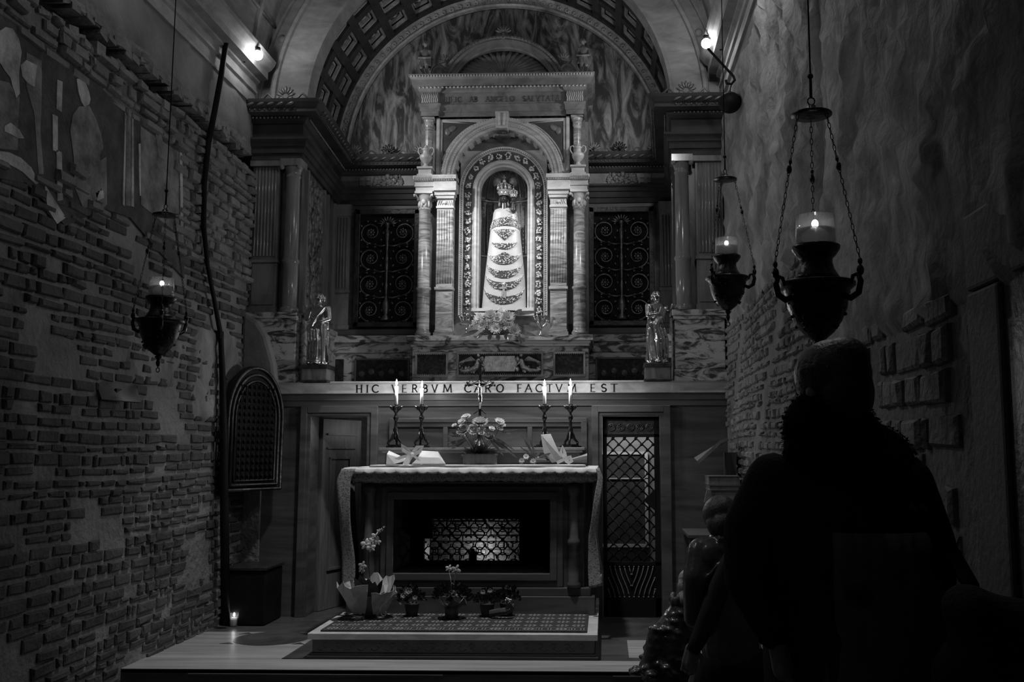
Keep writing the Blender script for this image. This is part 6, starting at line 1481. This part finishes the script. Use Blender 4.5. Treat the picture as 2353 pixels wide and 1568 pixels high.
def head(name_root, c, s_, face, hairf, skinm, hairm):   # face: unit direction looked at
    c = Vector(c); f = Vector(face).normalized(); up_ = Vector((0, 0, 1)); sd = f.cross(up_).normalized(); u = sd.cross(f).normalized()
    R = Matrix((sd, f, u)).transposed(); P_ = lambda x, y, z: c+R @ Vector((x*s_, y*s_, z*s_))
    b = MB(); b.ball(P_(0, -.005, .02), (.074*s_, .092*s_, .094*s_), 22, 16, R); b.ball(P_(0, .03, -.045), (.055*s_, .058*s_, .065*s_), 18, 12, R)
    b.cap(P_(0, .085, .015), .010*s_, P_(0, .105, -.02), .014*s_, 10)
    for q in (-1, 1):
        b.ball(P_(q*.030, .078, .018), (.014*s_, .010*s_, .009*s_), 8, 6, R); b.ball(P_(q*.076, -.005, -.005), (.010*s_, .018*s_, .030*s_), 8, 6, R); b.ball(P_(q*.032, .074, .036), (.022*s_, .010*s_, .006*s_), 8, 6, R)
    b.ball(P_(0, .086, -.052), (.024*s_, .010*s_, .008*s_), 8, 6, R); b.ball(P_(0, .070, -.09), (.022*s_, .02*s_, .018*s_), 8, 6, R); b.cap(P_(0, -.015, -.05), .05*s_, P_(0, -.04, -.15), .055*s_, 14)
    b.skin('head', skinm, name_root, .006*s_+.001, 3)
    b = MB(); hairf(b, P_, R, s_); return b.skin('hair', hairm, name_root, .006, 1)
# --- standing figure seen from behind at the right
Yp = 2.4
c0 = at(1902, 905, Y=Yp); PX = lambda px, py, Y=Yp: at(px, py, Y=Y)
t = root('person', (c0.x, Yp, ZF), 'standing person seen from behind in dark coat with fur hood, hair pinned up', 'person', None)
def hair1(b, P_, R, s_):
    b.ball(P_(0, -.02, .05), (.092*s_, .108*s_, .094*s_), 24, 16, R); b.ball(P_(0, -.065, .0), (.080*s_, .062*s_, .095*s_), 18, 12, R)
    b.ball(P_(.0, -.06, .085), (.065*s_, .07*s_, .060*s_), 16, 10, R)
    for k in range(26):
        a = k/26*pi; b.tube([P_(.082*cos(a), .02, .05+.05*sin(a)), P_(.088*cos(a), -.04, .055+.06*sin(a)), P_(.04*cos(a), -.11, .06)], .007*s_, 6)
head(t, (c0.x, Yp, c0.z), .93, (-.62, .78, -.05), hair1, M_SKIN, M_HAIRD)
# coat body: one fused surface of torso, skirt and arms
b = MB(); n = 40
def ringz(z, px0, px1, dy): # section spanning two pixel columns at this height
    y_ = Yp+dy; return None
rows = []
for py, xl, xr, dep in ((985, 1875, 1960, .07), (1030, 1840, 2010, .10), (1075, 1765, 2080, .125), (1130, 1738, 2120, .14), (1200, 1722, 2140, .15), (1300, 1728, 2150, .155), (1400, 1745, 2180, .165), (1500, 1758, 2210, .175), (1600, 1765, 2230, .18), (1800, 1765, 2230, .185), (2000, 1775, 2220, .18)):
    a, c = PX(xl, py), PX(xr, py); rows.append(((a.x+c.x)/2, (c.x-a.x)/2, a.z, dep))
rows = [(r_[0], r_[1], max(r_[2], ZF+.32), r_[3]) for r_ in rows]
vs = []
for cx, hw_, z, dp in rows:
    for i in range(n):
        a = 2*pi*i/n; k = 1+.02*sin(7*a+z*9); vs.append((cx+hw_*k*cos(a)*(abs(cos(a))**-.12 if abs(cos(a)) > .3 else 1), Yp+.03+dp*k*sin(a), z))
b.add(vs, [(j*n+i, j*n+(i+1) % n, (j+1)*n+(i+1) % n, (j+1)*n+i) for j in range(len(rows)-1) for i in range(n)]+[list(range(n)), list(range(len(rows)*n-1, len(rows)*n-n-1, -1))])
b.limb([PX(1775, 1100), PX(1728, 1210, 2.38), PX(1722, 1330, 2.36), PX(1775, 1450, 2.33)], [.065, .07, .062, .045]); b.limb([PX(2080, 1110), PX(2140, 1250), PX(2150, 1400, 2.5)], [.07, .06, .05])
b.skin('coat', M_COAT, t, .012, 4)
b = MB()
for q in (-1, 1): b.limb([(c0.x+.08+q*.09, Yp+.03, .2), (c0.x+.08+q*.09, Yp+.03, -.06), (c0.x+.08+q*.09, Yp+.04, ZF+.06)], [.08, .065, .05]); 
b.build('trouser_legs', M_JEANS, t)
for q in (-1, 1): b = MB(); b.ball((c0.x+.08+q*.09, Yp+.07, ZF+.045), (.05, .13, .045), 14, 8); b.build('shoe', M_BLACK, t)
b = MB(); hc = PX(1786, 1475, 2.33); hand(b, hc, (.25, .1, -1), (-1, 0, 0), .95, .8, 1); b.skin('hand', M_SKIN, t, .0045, 2)
# fur hood: a ring of tufts lying over the shoulders
b = MB(); rr = random.Random(21)
FURC = [(1890, 985, .10, -.02), (1925, 1050, .135, -.02), (1975, 1110, .135, -.02), (1990, 1180, .12, -.03), (1960, 1230, .10, -.04), (2030, 1150, .09, -.02), (1930, 1000, .10, .02), (2010, 1070, .10, .0)]
for px, py, r_, dy in FURC: b.ball(PX(px, py, Yp+dy), (r_, r_*.75, r_), 18, 12)
o = b.skin('fur_hood', M_FUR, t, .012, 4)
b = MB()
for px, py, r_, dy in FURC:
    c = PX(px, py, Yp+dy)
    for k in range(420):
        a = rr.uniform(0, 2*pi); e = rr.uniform(-.6, 1); q = Vector((cos(a)*sqrt(1-e*e*.8), -abs(rr.uniform(-.2, 1))*.7, e*.9 if False else sin(a)*sqrt(1-e*e*.8))).normalized(); p = c+Vector((q.x*r_, q.y*r_*.75, q.z*r_)); w = Vector((rr.uniform(-.004, .004), 0, rr.uniform(-.004, .004)))
        tip = p+q*rr.uniform(.003, .009)+Vector((rr.uniform(-.006, .006), 0, rr.uniform(-.010, .002))); b.add([p+w, p-w, tip], [(0, 1, 2)])
b.build('fur_tufts', M_FUR, t)
# floral panel of cloth on the back and shoulder strap with bag
b = MB(); n = 16; vs = []
for j in range(13):
    py = 1215+j*60; xl = 1885-10*j*.3; xr = 2120+min(j, 4)*12; a, c = PX(xl, py), PX(xr, py)
    for i in range(n+1):
        u = i/n; x = a.x+(c.x-a.x)*u; bow = .185+.02*j/13; vs.append((x, Yp+.03-bow*sqrt(max(.05, 1-((u-.42)*1.5)**2))+.006*sin(u*40+j), max(a.z, ZF+.4)))
b.add(vs, [(j*(n+1)+i, j*(n+1)+i+1, (j+1)*(n+1)+i+1, (j+1)*(n+1)+i) for j in range(8) for i in range(n)], True); o = b.build('floral_panel', M_SHAWL, t); o.modifiers.new('s', 'SOLIDIFY').thickness = .004
t2 = root('shoulder_bag', PX(2290, 1600, 1.98), 'black shoulder bag carried at the right side of the standing person', 'bag')
b = MB(); S = lambda a, c, Y=2.25: PX(a, c, Y)
for o_ in (0, 22): b.tube([S(2085+o_, 1165), S(2130+o_, 1205), S(2180+o_*.8, 1275), S(2225+o_*.5, 1345, 2.02)], .007, 6, flat=2)
b.build('strap', M_BLACK, t2)
b = MB()
for (x, y, r_) in ((2225, 1400, .06), (2270, 1450, .09), (2330, 1480, .11), (2380, 1530, .13), (2300, 1560, .14), (2240, 1560, .10), (2380, 1640, .15), (2260, 1680, .14)): b.ball(S(x, y, 1.98), (r_*.85, .08, r_*.85), 16, 12)
b.skin('bag', M_COAT, t2, .014, 8)
# --- kneeling figure in a leather jacket
Yk = 4.6; K = lambda px, py, Y=Yk: at(px, py, Y=Y); c1 = K(1657, 1198)
t = root('person', (1.56, Yk, ZF), 'kneeling person seen from behind in shiny leather jacket with bowed dark head', 'person')
def hair2(b, P_, R, s_):
    b.ball(P_(0, -.015, .035), (.090*s_, .108*s_, .094*s_), 24, 16, R); b.ball(P_(0, -.06, -.04), (.082*s_, .06*s_, .075*s_), 18, 12, R)
    b.ball(P_(0, -.02, -.03), (.092*s_, .075*s_, .085*s_), 20, 12, R); b.cap(P_(0, -.05, -.05), .07*s_, P_(0, -.06, -.12), .045*s_, 12)
head(t, (c1.x, Yk+.03, c1.z), .90, (-.35, .85, -.45), hair2, M_SKIN, M_HAIRD)
b = MB()
sh = K(1672, 1265); b.ball(sh, (.17, .10, .07), 20, 12); b.limb([K(1665, 1240), K(1672, 1320), K(1675, 1400), K(1680, 1490)], [.07, .125, .13, .14])
b.limb([K(1612, 1270), K(1600, 1330, 4.55), K(1598, 1420, 4.6), K(1615, 1470, 4.75)], [.07, .065, .055, .045]); b.limb([K(1735, 1275), K(1750, 1380, 4.6), K(1740, 1460, 4.8)], [.068, .06, .045]); b.cap(K(1640, 1280), .10, K(1705, 1280), .10)
for k in range(3): b.tube([K(1650+4*k, 1240+6*k, 4.53), K(1690, 1236+5*k, 4.50), K(1722, 1250+8*k, 4.53)], .012, 8)
for (a, c, d, e) in ((1610, 1345, 1650, 1300), (1625, 1330, 1665, 1290), (1665, 1350, 1700, 1295)): b.tube([K(a, c, 4.50), K(d, e, 4.49)], .010, 8)
b.skin('jacket', M_LEATH, t, .0075, 2)
b = MB(); zb_ = K(1680, 1490).z; b.ball((1.60, Yk, zb_-.06), (.155, .13, .12), 18, 12)
for q in (-1, 1): b.limb([(1.59+q*.075, Yk+.0, zb_-.10), (1.585+q*.085, Yk+.10, ZF+.07)], [.095, .062]); b.limb([(1.585+q*.085, Yk+.10, ZF+.065), (1.59+q*.08, Yk-.28, ZF+.055)], [.058, .04])
b.skin('trousers', M_JEANS, t, .010, 3)
for q in (-1, 1): b = MB(); b.ball((1.59+q*.08, Yk-.36, ZF+.07), (.04, .05, .065), 12, 8); b.build('shoe', M_BLACK, t)
b = MB()   # long scarf over the shoulder
vs = []; P1 = [(1700, 1238, 30), (1680, 1290, 40), (1655, 1350, 44), (1630, 1410, 40), (1605, 1470, 34), (1590, 1500, 26)]
for (x, y, w) in P1:
    for k in range(5): p = K(x-w/2+w*k/4, y+w*.15*(k-2), 4.455+.012*abs(k-2)); vs.append(p)
b.add(vs, [(j*5+k, j*5+k+1, (j+1)*5+k+1, (j+1)*5+k) for j in range(5) for k in range(4)], True); o = b.build('scarf', M_COAT if False else mat('grey_scarf', .03, .05, .9), t); o.modifiers.new('s', 'SOLIDIFY').thickness = .006
b = MB(); hand(b, K(1590, 1490, 4.5), (-.15, .1, -1), (0, -1, 0), .95, .9, -1); b.skin('hand', M_SKIN, t, .0045, 2)
# --- crouching figure in a quilted jacket
Yc = 5.0; Q3 = lambda px, py, Y=Yc: at(px, py, Y=Y); c2 = Q3(1578, 1345)
t = root('person', (1.33, Yc, ZF), 'crouching person in shiny quilted jacket with pale hair, half hidden at lower right', 'person')
def hair3(b, P_, R, s_):
    b.ball(P_(0, -.01, .035), (.086*s_, .10*s_, .088*s_), 20, 14, R); b.ball(P_(0, -.05, -.03), (.078*s_, .05*s_, .06*s_), 16, 10, R)
head(t, (c2.x+.01, Yc+.02, c2.z), .62, (.3, .8, -.5), hair3, M_SKIN, M_HAIRL)
b = MB()
b.limb([Q3(1575, 1385), Q3(1560, 1430), Q3(1540, 1480), Q3(1535, 1550)], [.06, .09, .125, .14]); b.limb([Q3(1548, 1420), Q3(1515, 1465, 4.95), Q3(1502, 1530, 4.95)], [.05, .06, .065]); b.limb([Q3(1600, 1420), Q3(1625, 1480), Q3(1600, 1540, 4.85)], [.05, .06, .05])
for k in range(9):
    x, y = 1575-7*k, 1395+19*k; w = .055+.012*k
    c = Q3(x, y); ring_ = [(c.x+(w-.006)*cos(a), c.y+(w-.006)*.95*sin(a), c.z+.025*cos(a+k)+.006*sin(5*a+k)) for a in [j*pi/8 for j in range(16)]]; 
    for j_, q_ in enumerate(ring_):
        if (j_+k) % 2: q_ = Vector(q_); b.ball(q_, (.034, .034, .017), 8, 6, Matrix.Rotation(.35*sin(k+j_), 3, 'Y'))
for k in range(6):
    c = Q3(1522-4*k, 1445+20*k, 4.95)
    for j_ in range(8):
        a = j_*pi/4+k*.4; b.ball((c.x+.048*cos(a), c.y+.045*sin(a), c.z), (.026, .026, .015), 8, 6)
b.skin('quilted_jacket', M_PUFF, t, .0075, 2)
b = MB(); c = Q3(1570, 1380)
for k in range(12): a = k*pi/6; b.ball((c.x+.055*cos(a), c.y+.05*sin(a), c.z+.01*sin(a*3)), (.022, .022, .03), 8, 6)
b.skin('collar', M_PUFF, t, .006, 1)
b = MB(); zc3 = Q3(1535, 1550).z
for q in (-1, 1): b.limb([(1.34+q*.08, Yc, zc3-.08), (1.33+q*.10, Yc+.20, ZF+.16), (1.33+q*.10, Yc-.02, ZF+.06)], [.095, .07, .05])
b.ball((1.34, Yc-.02, zc3-.06), (.14, .12, .10), 16, 10); b.skin('trousers', M_JEANS, t, .010, 3)
for q in (-1, 1): b = MB(); b.ball((1.33+q*.10, Yc+.03, ZF+.045), (.04, .11, .045), 12, 8); b.build('shoe', M_BLACK, t)
b = MB(); hand(b, Q3(1600, 1548, 4.82), (-.2, .2, -1), (0, -1, 0), .8, .8, -1); b.skin('hand', M_SKIN, t, .0045, 2)
